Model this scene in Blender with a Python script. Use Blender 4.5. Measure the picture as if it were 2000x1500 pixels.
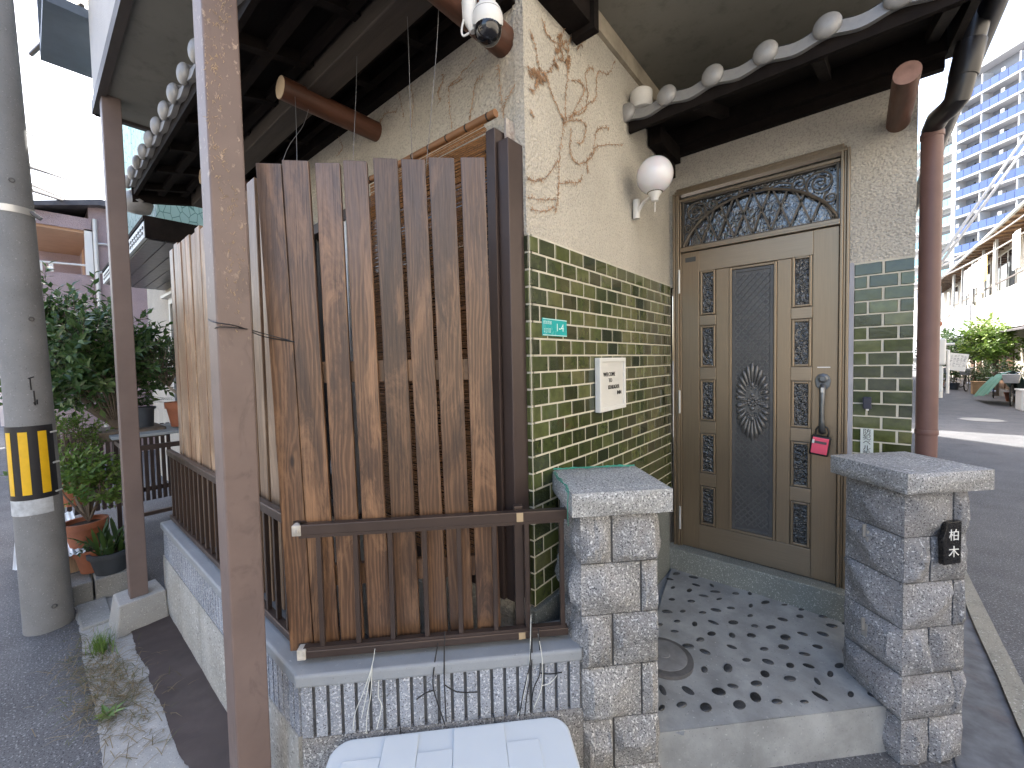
import bpy, math, random
from math import sin, cos, pi, radians, sqrt, atan2
from mathutils import Vector, Matrix, noise
R = random.Random(7)
for o in list(bpy.data.objects): bpy.data.objects.remove(o)
SC = bpy.context.scene
COL = SC.collection

# ------------------------------------------------------------------ camera
EYE = Vector((0, 0, 1.66))
PITCH, ROLL, YAW = radians(2.26), radians(1.17), radians(40.5)
_f0 = Vector((-sin(YAW), cos(YAW), 0)); _r0 = Vector((cos(YAW), sin(YAW), 0)); _u0 = Vector((0, 0, 1))
_fw = _f0 * cos(PITCH) - _u0 * sin(PITCH); _up = _u0 * cos(PITCH) + _f0 * sin(PITCH)
_rt = _r0 * cos(ROLL) - _up * sin(ROLL); _uv = _up * cos(ROLL) + _r0 * sin(ROLL)
cam = bpy.data.cameras.new('camera'); camo = bpy.data.objects.new('camera', cam); COL.objects.link(camo)
camo.matrix_world = Matrix(((_rt.x, _uv.x, -_fw.x, EYE.x), (_rt.y, _uv.y, -_fw.y, EYE.y), (_rt.z, _uv.z, -_fw.z, EYE.z), (0, 0, 0, 1)))
cam.sensor_width = 36; cam.lens = 14.4; cam.shift_x = .0045; cam.shift_y = -.0055
cam.clip_start = .02; cam.clip_end = 1500
SC.camera = camo

# ------------------------------------------------------------------ sky and sun
SUN_EL, SUN_DIR = radians(46), Vector((-.83, .56, 0)).normalized()   # from behind the house, over the left street
w = bpy.data.worlds.new('World'); SC.world = w; w.use_nodes = True
nt = w.node_tree; nt.nodes.clear()
sky = nt.nodes.new('ShaderNodeTexSky'); sky.sky_type = 'NISHITA'; sky.sun_disc = False
sky.sun_elevation = SUN_EL; sky.sun_rotation = atan2(SUN_DIR.x, SUN_DIR.y); sky.air_density = 1.0; sky.dust_density = 4.0; sky.ozone_density = .6
bg = nt.nodes.new('ShaderNodeBackground'); bg.inputs['Strength'].default_value = .15
wo = nt.nodes.new('ShaderNodeOutputWorld')
nt.links.new(sky.outputs[0], bg.inputs[0]); nt.links.new(bg.outputs[0], wo.inputs[0])
sl = bpy.data.lights.new('sun', 'SUN'); sl.energy = 3.6; sl.angle = radians(.53); sl.color = (1, .95, .87)
so = bpy.data.objects.new('sun', sl); COL.objects.link(so)
_sd = Vector((SUN_DIR.x * cos(SUN_EL), SUN_DIR.y * cos(SUN_EL), sin(SUN_EL)))
so.rotation_euler = _sd.to_track_quat('Z', 'Y').to_euler(); so.location = _sd * 40
vs = SC.view_settings; vs.view_transform = 'Standard'; vs.look = 'None'; vs.gamma = 1; vs.use_curve_mapping = False
vs.exposure = 2.36; vs.use_white_balance = False
SC.cycles.use_denoising = True; SC.cycles.max_bounces = 5; SC.cycles.diffuse_bounces = 3; SC.cycles.glossy_bounces = 3; SC.cycles.transmission_bounces = 2; SC.cycles.transparent_max_bounces = 6
SC.cycles.sample_clamp_indirect = 8; SC.cycles.caustics_reflective = False; SC.cycles.caustics_refractive = False

# ------------------------------------------------------------------ materials
class N:
    def __init__(s, name):
        s.m = bpy.data.materials.new(name); s.m.use_nodes = True; s.t = s.m.node_tree; s.t.nodes.clear()
        s.out = s.n('ShaderNodeOutputMaterial'); s.p = s.n('ShaderNodeBsdfPrincipled'); s.l(s.p.outputs[0], s.out.inputs[0])
    def n(s, t, **k):
        x = s.t.nodes.new(t)
        for a, b in k.items(): setattr(x, a, b)
        return x
    def l(s, a, b): s.t.links.new(a, b)
    def set(s, **k):
        for a, b in k.items():
            i = s.p.inputs[a.replace('_', ' ')]
            if hasattr(b, 'is_linked') or hasattr(b, 'links'): s.l(b, i)
            else: i.default_value = b
    def co(s, scale=(1, 1, 1), rnd=False):
        c = s.n('ShaderNodeTexCoord').outputs['Object']
        if rnd:
            oi = s.n('ShaderNodeObjectInfo'); ml = s.n('ShaderNodeVectorMath', operation='SCALE'); ml.inputs[0].default_value = (37.1, 17.7, 53.3); s.l(oi.outputs['Random'], ml.inputs['Scale'])
            ad = s.n('ShaderNodeVectorMath', operation='ADD'); s.l(c, ad.inputs[0]); s.l(ml.outputs[0], ad.inputs[1]); c = ad.outputs[0]
        mp = s.n('ShaderNodeMapping'); mp.inputs['Scale'].default_value = scale; s.l(c, mp.inputs['Vector'])
        return mp.outputs[0]
    def noise(s, vec, scale, detail=5, rough=.6, dist=0):
        x = s.n('ShaderNodeTexNoise'); x.inputs['Scale'].default_value = scale; x.inputs['Detail'].default_value = detail
        x.inputs['Roughness'].default_value = rough; x.inputs['Distortion'].default_value = dist; s.l(vec, x.inputs['Vector']); return x.outputs['Fac']
    def vor(s, vec, scale, feature='F1'):
        x = s.n('ShaderNodeTexVoronoi', feature=feature); x.inputs['Scale'].default_value = scale; s.l(vec, x.inputs['Vector']); return x
    def ramp(s, fac, stops, const=False):
        x = s.n('ShaderNodeValToRGB'); e = x.color_ramp.elements
        if const: x.color_ramp.interpolation = 'CONSTANT'
        while len(e) < len(stops): e.new(.5)
        for k, (p, c) in enumerate(stops):
            e[k].position = p; e[k].color = (*c, 1) if hasattr(c, '__len__') else (c, c, c, 1)
        s.l(fac, x.inputs[0]); return x.outputs[0]
    def mix(s, fac, a, b, mode='MIX'):
        x = s.n('ShaderNodeMix', data_type='RGBA', blend_type=mode)
        for v, i in ((fac, 0), (a, 6), (b, 7)):
            if isinstance(v, (int, float)): x.inputs[i].default_value = v
            elif isinstance(v, tuple): x.inputs[i].default_value = (*v, 1)
            else: s.l(v, x.inputs[i])
        return x.outputs[2]
    def math(s, op, a, b=0.):
        x = s.n('ShaderNodeMath', operation=op)
        for v, i in ((a, 0), (b, 1)):
            if isinstance(v, (int, float)): x.inputs[i].default_value = v
            else: s.l(v, x.inputs[i])
        return x.outputs[0]
    def bump(s, h, strength, dist=.01, chain=None):
        x = s.n('ShaderNodeBump'); x.inputs['Strength'].default_value = strength; x.inputs['Distance'].default_value = dist
        s.l(h, x.inputs['Height'])
        if chain is not None: s.l(chain, x.inputs['Normal'])
        s.l(x.outputs[0], s.p.inputs['Normal']); return x.outputs[0]
def sc(c, k): return tuple(min(1, x * k) for x in c)

MATS = {}
def mat(name, col, rough=.6, metal=0., var=.15, vs_=4., bump=0., bs=60., bd=.004, coat=0., spec=.5, grime=0., gcol=(.05, .04, .03), gs=3., stretch=(1, 1, 1), rnd=False, rv=.0):
    """general painted, plastic, metal or stone surface: base colour with mottling, optional grime blotches and fine relief"""
    if name in MATS: return MATS[name]
    k = N(name); v = k.co(stretch, rnd)
    c = k.mix(k.ramp(k.noise(v, vs_), [(.3, 0.), (.7, 1.)]), sc(col, 1 - var), sc(col, 1 + var))
    if grime:
        g = k.ramp(k.noise(v, gs, 8, .7), [(.52, 0.), (.72, grime)]); c = k.mix(g, c, gcol)
    if rv:
        oi = k.n('ShaderNodeObjectInfo'); hs = k.n('ShaderNodeHueSaturation'); k.l(c, hs.inputs['Color'])
        k.l(k.math('ADD', k.math('MULTIPLY', oi.outputs['Random'], 2 * rv), 1 - rv), hs.inputs['Value']); c = hs.outputs[0]
    k.set(Base_Color=c, Metallic=metal, Roughness=rough, Specular_IOR_Level=spec, Coat_Weight=coat)
    if rough > .12:
        k.l(k.math('ADD', k.math('MULTIPLY', k.noise(v, vs_ * 5, 4), .25), max(.05, rough - .12)), k.p.inputs['Roughness'])
    if bump: k.bump(k.noise(v, bs, 4, .6), bump, bd)
    MATS[name] = k.m; return k.m

def speckle(name, base, dark, light, scale=220, rough=.75, bump=.35, var=.14, dk=.36, lt=.63, blotch=.0, bcol=(.1, .1, .1), bs=2.5, rv=0., big=.0, mscale=1.0):
    """granite, concrete with chips, asphalt: grains of two tones over a mottled base"""
    if name in MATS: return MATS[name]
    k = N(name); v = k.co(rnd=rv > 0)
    c = k.mix(k.ramp(k.noise(v, 5 * mscale), [(.3, 0.), (.7, 1.)]), sc(base, 1 - var), sc(base, 1 + var))
    n1 = k.noise(v, scale, 2, .5); n2 = k.noise(v, scale * .62, 2, .5)
    c = k.mix(k.ramp(n1, [(dk - .05, 1.), (dk + .03, 0.)]), c, dark)
    c = k.mix(k.ramp(n2, [(lt - .03, 0.), (lt + .05, 1.)]), c, light)
    if blotch:
        c = k.mix(k.ramp(k.noise(v, bs, 8, .65), [(.5, 0.), (.7, blotch)]), c, bcol)
    if rv:
        oi = k.n('ShaderNodeObjectInfo'); hs = k.n('ShaderNodeHueSaturation'); k.l(c, hs.inputs['Color'])
        k.l(k.math('ADD', k.math('MULTIPLY', oi.outputs['Random'], 2 * rv), 1 - rv), hs.inputs['Value']); c = hs.outputs[0]
    k.set(Base_Color=c, Roughness=rough)
    if bump:
        b = k.bump(n1, bump, .003)
        if big: k.bump(k.noise(v, scale * .12, 6, .6), big, .012, b)
    MATS[name] = k.m; return k.m

def m_stucco(name, col, dirt=.25):
    k = N(name); v = k.co()
    c = k.mix(k.ramp(k.noise(v, 2.2, 6), [(.3, 0.), (.72, 1.)]), sc(col, .86), sc(col, 1.08))
    grain = k.noise(v, 115, 3, .6); lump = k.vor(v, 80).outputs['Distance']
    c = k.mix(k.ramp(grain, [(.38, .45), (.5, 0.)]), c, sc(col, .45))
    c = k.mix(k.ramp(k.noise(k.co((1, 1, .25)), 7, 8, .7), [(.55, 0.), (.8, dirt)]), c, (.2, .16, .11))
    k.set(Base_Color=c, Roughness=.93, Specular_IOR_Level=.25)
    b = k.bump(lump, .7, .007); k.bump(grain, .8, .006, b)
    MATS[name] = k.m; return k.m

def m_tile():
    k = N('green_glaze'); oi = k.n('ShaderNodeObjectInfo'); rn = oi.outputs['Random']
    c = k.ramp(rn, [(0, (.026, .036, .015)), (.14, (.050, .066, .023)), (.30, (.078, .098, .034)), (.47, (.058, .074, .026)), (.60, (.098, .116, .044)), (.74, (.042, .054, .020)), (.85, (.110, .118, .050)), (.93, (.034, .044, .017))], True)
    v = k.co(rnd=True)
    c = k.mix(k.ramp(k.noise(v, 22, 6, .65), [(.3, 0.), (.7, 1.)]), k.mix(1., c, (.62, .62, .60), 'MULTIPLY'), k.mix(1., c, (1.25, 1.22, 1.1), 'MULTIPLY'))
    k.set(Base_Color=c, Roughness=.09, Specular_IOR_Level=.6, Coat_Weight=.35, Coat_Roughness=.04)
    k.bump(k.noise(v, 14, 3, .5), .10, .012); MATS['tile'] = k.m; return k.m

def m_plank(name, pale=0.):
    k = N(name); vm = k.co((5, 5, 1.1), True); fine = k.noise(k.co((170, 170, 2.6), True), 2.2, 4, .65)
    vk = k.vor(k.co((7.5, 7.5, 2.6), True), 1.0).outputs['Distance']; knot = k.ramp(vk, [(.02, 1.), (.20, 0.)])
    sp = k.n('ShaderNodeSeparateXYZ'); k.l(k.co((1, 1, 1), True), sp.inputs[0])
    u = k.math('MULTIPLY', k.math('ADD', sp.outputs['X'], sp.outputs['Y']), 300.)
    u = k.math('ADD', u, k.math('MULTIPLY', k.noise(k.co((9, 9, 1.3), True), 1.0, 4, .55), 44.))
    u = k.math('ADD', u, k.math('MULTIPLY', knot, 7.))
    rings = k.math('ADD', k.math('MULTIPLY', k.math('SINE', u), .5), .5)
    d, mdl, lt = (.026, .013, .008), (.115, .055, .025), (.195, .100, .045)
    if pale: d, mdl, lt = (.15, .085, .05), (.26, .16, .092), (.36, .24, .145)
    c = k.ramp(rings, [(.0, sc(lt, .85)), (.5, mdl), (1., sc(mdl, .80))])
    c = k.mix(k.ramp(k.noise(vm, .9, 8, .72, 1.0), [(.42, .8), (.52, 0.)]), c, sc(d, 1.7))
    c = k.mix(k.ramp(k.noise(vm, 1.7, 8, .72, .8), [(.50, 0.), (.64, .8)]), c, sc(lt, 1.5))
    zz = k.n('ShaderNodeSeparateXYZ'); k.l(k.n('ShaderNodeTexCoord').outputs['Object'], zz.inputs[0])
    # grey-violet towards the top: weathering, plus sky sheen painted into the colour
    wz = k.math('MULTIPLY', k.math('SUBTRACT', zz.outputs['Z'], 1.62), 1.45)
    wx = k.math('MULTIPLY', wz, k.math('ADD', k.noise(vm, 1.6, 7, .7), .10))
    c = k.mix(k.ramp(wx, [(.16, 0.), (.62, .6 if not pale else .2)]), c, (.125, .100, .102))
    c = k.mix(k.ramp(vk, [(.03, .95), (.075, 0.)]), c, (.020, .010, .006))
    c = k.mix(k.ramp(fine, [(.34, .55), (.5, 0.)]), c, sc(d, .8))
    oi = k.n('ShaderNodeObjectInfo'); hs = k.n('ShaderNodeHueSaturation'); k.l(c, hs.inputs['Color']); hs.inputs['Saturation'].default_value = .93
    k.l(k.math('ADD', k.math('MULTIPLY', oi.outputs['Random'], .5), .76), hs.inputs['Value']); c = hs.outputs[0]
    k.set(Base_Color=c, Roughness=.40, Specular_IOR_Level=.55)
    b = k.bump(rings, .10, .0015); k.bump(fine, .4, .0015, b); MATS[name] = k.m; return k.m

def m_leaf(name, cols, rough=.4):
    k = N(name); g = k.n('ShaderNodeNewGeometry')
    c = k.ramp(g.outputs['Random Per Island'], [(i / max(1, len(cols) - 1), x) for i, x in enumerate(cols)])
    k.set(Base_Color=c, Roughness=rough, Specular_IOR_Level=.5)
    tr = k.n('ShaderNodeBsdfTranslucent'); k.l(c, tr.inputs[0]); mx = k.n('ShaderNodeMixShader'); mx.inputs[0].default_value = .25
    k.l(k.p.outputs[0], mx.inputs[1]); k.l(tr.outputs[0], mx.inputs[2]); k.l(mx.outputs[0], k.out.inputs[0])
    MATS[name] = k.m; return k.m

def m_glass(name, col=(.012, .014, .018), rough=.04, bump=0., bs=60., bd=.01, stretch=(1, 1, 1), ior=1.5, coat=0.):
    """a pane over a dark room"""
    k = N(name); k.set(Base_Color=(*col, 1), Roughness=rough, Specular_IOR_Level=.7, IOR=ior, Coat_Weight=coat)
    if bump: k.bump(k.noise(k.co(stretch), bs, 3, .55, .4), bump, bd)
    MATS[name] = k.m; return k.m

# ------------------------------------------------------------------ mesh building
class MB:
    def __init__(s, xf=None): s.v, s.f, s.xf = [], [], xf
    def add(s, vs, fs):
        b = len(s.v); s.v += [tuple(s.xf(*p)) if s.xf else tuple(p) for p in vs]; s.f += [tuple(i + b for i in f) for f in fs]; return s
    def box(s, x0, x1, y0, y1, z0, z1):
        return s.add([(x0, y0, z0), (x1, y0, z0), (x1, y1, z0), (x0, y1, z0), (x0, y0, z1), (x1, y0, z1), (x1, y1, z1), (x0, y1, z1)],
                     [(0, 3, 2, 1), (4, 5, 6, 7), (0, 1, 5, 4), (1, 2, 6, 5), (2, 3, 7, 6), (3, 0, 4, 7)])
    def hexa(s, p): return s.add(p, [(0, 3, 2, 1), (4, 5, 6, 7), (0, 1, 5, 4), (1, 2, 6, 5), (2, 3, 7, 6), (3, 0, 4, 7)])
    def bar(s, a, b, w, h, up=(0, 0, 1)):
        a, b = Vector(a), Vector(b); d = (b - a).normalized(); u = Vector(up)
        if abs(d.dot(u)) > .98: u = Vector((0, 1, 0))
        x = d.cross(u).normalized(); u = x.cross(d)
        q = [(-1, -1), (1, -1), (1, 1), (-1, 1)]
        return s.hexa([tuple(a + x * (i * w / 2) + u * (j * h / 2)) for i, j in q] + [tuple(b + x * (i * w / 2) + u * (j * h / 2)) for i, j in q])
    def prism(s, poly, z0, z1):
        n = len(poly)
        return s.add([(x, y, z0) for x, y in poly] + [(x, y, z1) for x, y in poly],
                     [tuple(range(n))[::-1], tuple(range(n, 2 * n))] + [(i, (i + 1) % n, n + (i + 1) % n, n + i) for i in range(n)])
    def tube(s, pts, r, n=8, cap=True):
        P = [Vector(p) for p in pts]; rr = r if hasattr(r, '__len__') else [r] * len(P); vs, fs = [], []; px = None
        for i, p in enumerate(P):
            d = (P[min(i + 1, len(P) - 1)] - P[max(i - 1, 0)])
            d = d.normalized() if d.length > 1e-9 else Vector((0, 0, 1))
            u = px if px is not None else (Vector((0, 0, 1)) if abs(d.z) < .9 else Vector((1, 0, 0)))
            x = (u - d * u.dot(d)); x = x.normalized() if x.length > 1e-6 else d.orthogonal().normalized(); px = x; y = d.cross(x)
            for k in range(n):
                a = 2 * pi * k / n; vs.append(tuple(p + (x * cos(a) + y * sin(a)) * rr[i]))
        for i in range(len(P) - 1):
            for k in range(n): fs.append((i * n + k, i * n + (k + 1) % n, (i + 1) * n + (k + 1) % n, (i + 1) * n + k))
        if cap: fs += [tuple(range(n))[::-1], tuple(range((len(P) - 1) * n, len(P) * n))]
        return s.add(vs, fs)
    def lathe(s, prof, o, n=24, ax=None):
        """profile of (radius, height) turned round a vertical axis at o (or along ax)"""
        o = Vector(o); z = Vector(ax).normalized() if ax else Vector((0, 0, 1)); x = z.orthogonal().normalized(); y = z.cross(x); vs, fs = [], []
        for r, h in prof:
            for k in range(n):
                a = 2 * pi * k / n; vs.append(tuple(o + z * h + (x * cos(a) + y * sin(a)) * r))
        for i in range(len(prof) - 1):
            for k in range(n): fs.append((i * n + k, i * n + (k + 1) % n, (i + 1) * n + (k + 1) % n, (i + 1) * n + k))
        fs += [tuple(range(n))[::-1], tuple(range((len(prof) - 1) * n, len(prof) * n))]
        return s.add(vs, fs)
    def ball(s, o, rx, ry=None, rz=None, nu=14, nv=9):
        ry = ry or rx; rz = rz or rx; vs, fs = [], []
        for j in range(nv + 1):
            t = pi * j / nv
            for i in range(nu):
                a = 2 * pi * i / nu; vs.append((o[0] + rx * sin(t) * cos(a), o[1] + ry * sin(t) * sin(a), o[2] - rz * cos(t)))
        for j in range(nv):
            for i in range(nu): fs.append((j * nu + i, j * nu + (i + 1) % nu, (j + 1) * nu + (i + 1) % nu, (j + 1) * nu + i))
        return s.add(vs, fs)
    def grid(s, fn, nu, nv):
        vs = [fn(i / nu, j / nv) for j in range(nv + 1) for i in range(nu + 1)]
        return s.add(vs, [(j * (nu + 1) + i, j * (nu + 1) + i + 1, (j + 1) * (nu + 1) + i + 1, (j + 1) * (nu + 1) + i) for j in range(nv) for i in range(nu)])
    def mesh(s, name, m):
        me = bpy.data.meshes.new(name); me.from_pydata(s.v, [], s.f); me.validate()
        for x in (m if isinstance(m, (list, tuple)) else [m]): me.materials.append(x)
        return me
    def build(s, name, m, parent=None, smooth=False, bevel=0., seg=2):
        o = bpy.data.objects.new(name, s.mesh(name, m)); COL.objects.link(o)
        if smooth:
            for p in o.data.polygons: p.use_smooth = True
            if smooth is not True:
                o.data.set_sharp_from_angle(angle=radians(smooth))
        if bevel:
            b = o.modifiers.new('bevel', 'BEVEL'); b.width = bevel; b.segments = seg; b.limit_method = 'ANGLE'; b.angle_limit = radians(50)
        if parent is not None: adopt(o, parent)
        return o
def wloc(p):
    l = Vector(p.location)
    while p.parent is not None:
        p = p.parent; l = l + Vector(p.location) * 0
    return l
def adopt(o, parent):
    o.parent = parent
    base = parent
    if parent.type == 'EMPTY': o.matrix_parent_inverse = Matrix.Translation(-Vector(parent.location))
    return o
def tag(o, label=None, cat=None, group=None, kind=None):
    if label: o['label'] = label
    if cat: o['category'] = cat
    if group: o['group'] = group
    if kind: o['kind'] = kind
    return o
def thing(name, label, cat, loc=(0, 0, 0), group=None):
    o = bpy.data.objects.new(name, None); COL.objects.link(o); o.location = loc; o.empty_display_size = .1
    return tag(o, label, cat, group)
def struct(name, mb, m, **k): return tag(mb.build(name, m, **k), kind='structure')
def copy_obj(src, name, loc, parent=None, rot=None):
    c = bpy.data.objects.new(name, src.data); COL.objects.link(c)
    for mod in src.modifiers:
        if mod.type == 'BEVEL':
            b = c.modifiers.new('bevel', 'BEVEL'); b.width = mod.width; b.segments = mod.segments; b.limit_method = 'ANGLE'; b.angle_limit = mod.angle_limit
    c.location = loc
    if rot: c.rotation_euler = rot
    if parent is not None: adopt(c, parent)
    return c
def mesh_obj(name, me, loc=(0, 0, 0), parent=None, bevel=0., rot=None):
    c = bpy.data.objects.new(name, me); COL.objects.link(c); c.location = loc
    if rot: c.rotation_euler = rot
    if bevel:
        b = c.modifiers.new('bevel', 'BEVEL'); b.width = bevel; b.segments = 2; b.limit_method = 'ANGLE'; b.angle_limit = radians(50)
    if parent is not None: adopt(c, parent)
    return c
def text(name, body, size, origin, ex, ey, m, parent, depth=.0015, align='CENTER', sx=1.):
    """flat lettering; ex is the reading direction, ey the up direction"""
    cu = bpy.data.curves.new(name, 'FONT'); cu.body = body; cu.size = size; cu.extrude = depth; cu.align_x = align; cu.align_y = 'CENTER'; cu.resolution_u = 3
    to = bpy.data.objects.new(name, cu); COL.objects.link(to); bpy.context.view_layer.update()
    me = bpy.data.meshes.new_from_object(to); bpy.data.objects.remove(to)
    ex, ey = Vector(ex).normalized(), Vector(ey).normalized(); ez = ex.cross(ey); o = Vector(origin)
    for v in me.vertices: v.co = o + ex * v.co.x * sx + ey * v.co.y + ez * v.co.z
    me.materials.clear(); me.materials.append(m)
    ob = bpy.data.objects.new(name, me); COL.objects.link(ob)
    if parent is not None: adopt(ob, parent)
    return ob
# frame of the cut-off corner: s along the front, t inwards
OC, CC, CN = (-1.43, .555), (.6874, .7263), (-.7263, .6874)
def cf(s, t, z): return (OC[0] + CC[0] * s + CN[0] * t, OC[1] + CC[1] * s + CN[1] * t, z)
def rough_block(mb, x0, x1, y0, y1, z0, z1, faces, amp=.014, nu=9, nv=7, seed=0., keep=.0):
    """split-faced stone: dressed edges, faces broken into a few flat facets with rough grain"""
    def disp(a, b, k):
        e = max(0., min(1., min(a, 1 - a, b, 1 - b) * 7)); e = e * e * (3 - 2 * e)
        rg = random.Random(int(seed * 977 + k * 131) + 5); h = 9.
        for _ in range(5):
            th = rg.uniform(0, 2 * pi); sl = rg.uniform(.6, 2.2); h = min(h, rg.uniform(.55, .95) + sl * (cos(th) * (a - .5) + sin(th) * (b - .5)))
        h = max(.05, min(1.25, h + .25))
        q = Vector((a * 3 + seed * 7.3, b * 2.4 + k * 3.1, seed * 1.7))
        return amp * e * (h + .20 * noise.fractal(q * 2.2, .9, 2.1, 3) + .10 * noise.noise(q * 7) + keep)
    mb.box(x0 + .001, x1 - .001, y0 + .001, y1 - .001, z0 + .0005, z1 - .0005)
    if 'f' in faces: mb.grid(lambda a, b: (x0 + (x1 - x0) * a, y0 - disp(a, b, 0), z0 + (z1 - z0) * b), nu, nv)
    if 'b' in faces: mb.grid(lambda a, b: (x1 + (x0 - x1) * a, y1 + disp(a, b, 3), z0 + (z1 - z0) * b), nu, nv)
    if 'l' in faces: mb.grid(lambda a, b: (x0 - disp(a, b, 1), y1 + (y0 - y1) * a, z0 + (z1 - z0) * b), nu, nv)
    if 'r' in faces: mb.grid(lambda a, b: (x1 + disp(a, b, 2), y0 + (y1 - y0) * a, z0 + (z1 - z0) * b), nu, nv)
STUCCO = m_stucco('cream_stucco', (.59, .55, .475)); STUCCO_L = m_stucco('shaded_stucco', (.55, .515, .455))  # second is the same stucco, the door wall's shade put into its colour
TILE = m_tile(); GROUT = mat('grout', (.60, .57, .48), .9, var=.1, bump=.3, bs=200, bd=.001)
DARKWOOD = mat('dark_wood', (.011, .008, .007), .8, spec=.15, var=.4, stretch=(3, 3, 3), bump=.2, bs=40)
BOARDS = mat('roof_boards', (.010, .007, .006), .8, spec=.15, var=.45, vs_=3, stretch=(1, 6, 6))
BEAM = mat('weathered_beam', (.055, .044, .036), .7, var=.25, stretch=(.6, 8, 8), bump=.2, bs=30)
LOG = mat('log_wood', (.105, .042, .024), .5, var=.4, vs_=5, stretch=(4, .6, 4), bump=.15, bs=30)
LOGEND = mat('log_end', (.50, .38, .25), .8, var=.2, vs_=14)
LOGEND2 = mat('log_end_worn', (.26, .15, .12), .8, var=.35, vs_=14)
RTILE = mat('smoked_roof_tile', (.30, .295, .29), .42, metal=.15, var=.25, vs_=9, bump=.12, bs=90, grime=.5, gcol=(.12, .11, .10), gs=9)
SOFFIT = mat('painted_soffit', (.235, .225, .195), .8, var=.12, vs_=2, grime=.35, gcol=(.06, .05, .04), gs=11)
TRIM = mat('brown_trim', (.060, .050, .045), .5, var=.15)
SIDING = mat('white_siding', (.60, .585, .575), .7, var=.06)
BRONZE = mat('bronze_aluminium', (.285, .22, .152), .36, metal=.75, var=.07, vs_=3, stretch=(60, 60, 1.5), bump=.06, bs=40, bd=.001)
BRONZE_H = mat('bronze_aluminium_cross', (.30, .24, .175), .36, metal=.75, var=.07, vs_=3, stretch=(1.5, 60, 60), bump=.06, bs=40, bd=.001)
BRONZE_D = mat('bronze_frame', (.20, .150, .105), .4, metal=.55, var=.08, stretch=(40, 40, 1))
CASTP = mat('cast_panel', (.115, .113, .112), .42, metal=.5, var=.2, vs_=9, bump=.12, bs=160, bd=.001)
IRON = mat('bronze_iron', (.135, .112, .088), .45, metal=.6, var=.3, vs_=12, bump=.1, bs=120)
PANE = m_glass('rippled_pane', (.010, .011, .012), .05, .7, 55, .02, ior=1.7)
PANE2 = m_glass('hammered_transom', (.012, .014, .018), .05, .5, 42, .02, (1, 1, .7), 1.9, 1.)
GLASS = m_glass('window_glass')
GRANITE_S = speckle('sill_granite', (.20, .215, .20), (.045, .05, .05), (.50, .52, .48), 260, .6, .2)
BROWNPIPE = mat('downpipe_brown', (.155, .082, .072), .45, var=.12, grime=.25, gcol=(.05, .03, .03))
BLACKPIPE = mat('gutter_black', (.016, .015, .016), .35, var=.3)
BLACKP = mat('black_plastic', (.012, .012, .013), .4)
WHITEP = mat('white_plastic', (.78, .78, .76), .35, var=.04)
WHITEPAINT = mat('white_paint', (.72, .70, .66), .5, var=.08, grime=.3, gcol=(.3, .25, .18))
DARKFRAME = mat('dark_window_frame', (.070, .050, .045), .4, metal=.3, var=.1)
ALU = mat('pale_aluminium', (.62, .62, .60), .4, metal=.4, var=.06)

# ================================================================== ground
ASPH = speckle('asphalt', (.105, .107, .115), (.018, .019, .022), (.26, .27, .28), 150, .85, .6, .22, .40, .62, .35, (.055, .055, .06), 1.2, big=.35, mscale=.5)
struct('road', MB().add([(-300, -300, 0), (300, -300, 0), (300, 300, 0), (-300, 300, 0)], [(0, 1, 2, 3)]), ASPH)
CONC = speckle('old_concrete', (.27, .275, .27), (.09, .09, .09), (.5, .5, .48), 190, .9, .35, .18, .34, .66, .5, (.13, .125, .11), 4)
CONC_L = speckle('pale_concrete', (.36, .36, .35), (.15, .15, .15), (.6, .6, .58), 190, .9, .35, .15, .33, .67, .35, (.2, .19, .17), 5)
# gutter strip along the left street: broken concrete edge, then a brown rubber sheet against the wall
def ragged(x, a, seed): return a + .026 * noise.noise(Vector((x * 2.3, seed, 0))) + .012 * noise.noise(Vector((x * 9, seed, 3))) + .006 * noise.noise(Vector((x * 41, seed, 6)))
def strip(y0, y1, x0, x1, z, n=220, s0=0., s1=9.):
    return MB().grid(lambda a, b: (x0 + (x1 - x0) * a, ragged(x0 + (x1 - x0) * a, y0, s0) * (1 - b) + ragged(x0 + (x1 - x0) * a, y1, s1) * b, z + .003 * noise.noise(Vector((a * 40, b * 3, s0)))), n, 3)
struct('gutter_strip', strip(.14, .37, -4.25, -1.0, .010, s0=1.), CONC_L)
SHEET = mat('brown_sheet', (.050, .037, .036), .55, var=.25, vs_=3, grime=.35, gcol=(.11, .095, .085), gs=5)
struct('ground_sheet', strip(.352, .60, -3.55, -.6, .019, s0=4., s1=5.), SHEET)
# alley gutter: pale kerb stone and dark strip beside the right pillar
struct('alley_gutter', MB().grid(lambda a, b: (.32 + .24 * b, 2.2 + 38 * a, .006), 60, 1), mat('wet_stone', (.085, .09, .10), .6, var=.45, vs_=11, bump=.3, bs=50, grime=.4, gcol=(.16, .10, .08), gs=4))
struct('alley_kerb', MB().grid(lambda a, b: (.555 + .085 * b + .006 * noise.noise(Vector((a * 90, b, 0))), 1.6 + 40 * a, .024 + .004 * noise.noise(Vector((a * 130, b * 2, 5)))), 240, 3), speckle('kerb_stone', (.24, .235, .205), (.08, .08, .075), (.42, .42, .40), 150, .9, .4, .25, .35, .65, .4, (.13, .12, .10), 5))
MH = mat('cast_iron', (.13, .13, .135), .55, metal=.4, var=.25, vs_=20, bump=.3, bs=90)
MHP = mat('pale_patch', (.36, .35, .32), .85, var=.2)
mh = thing('manhole_cover', 'round pale manhole cover set in the alley road', 'manhole', (2.35, 15.2, 0))
MB().lathe([(.36, .003), (.36, .009)], (2.35, 15.2, 0), 28).build('cover', MHP, mh); MB().lathe([(.41, .002), (.41, .006)], (2.35, 15.2, 0), 28).build('ring', MH, mh)

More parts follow.
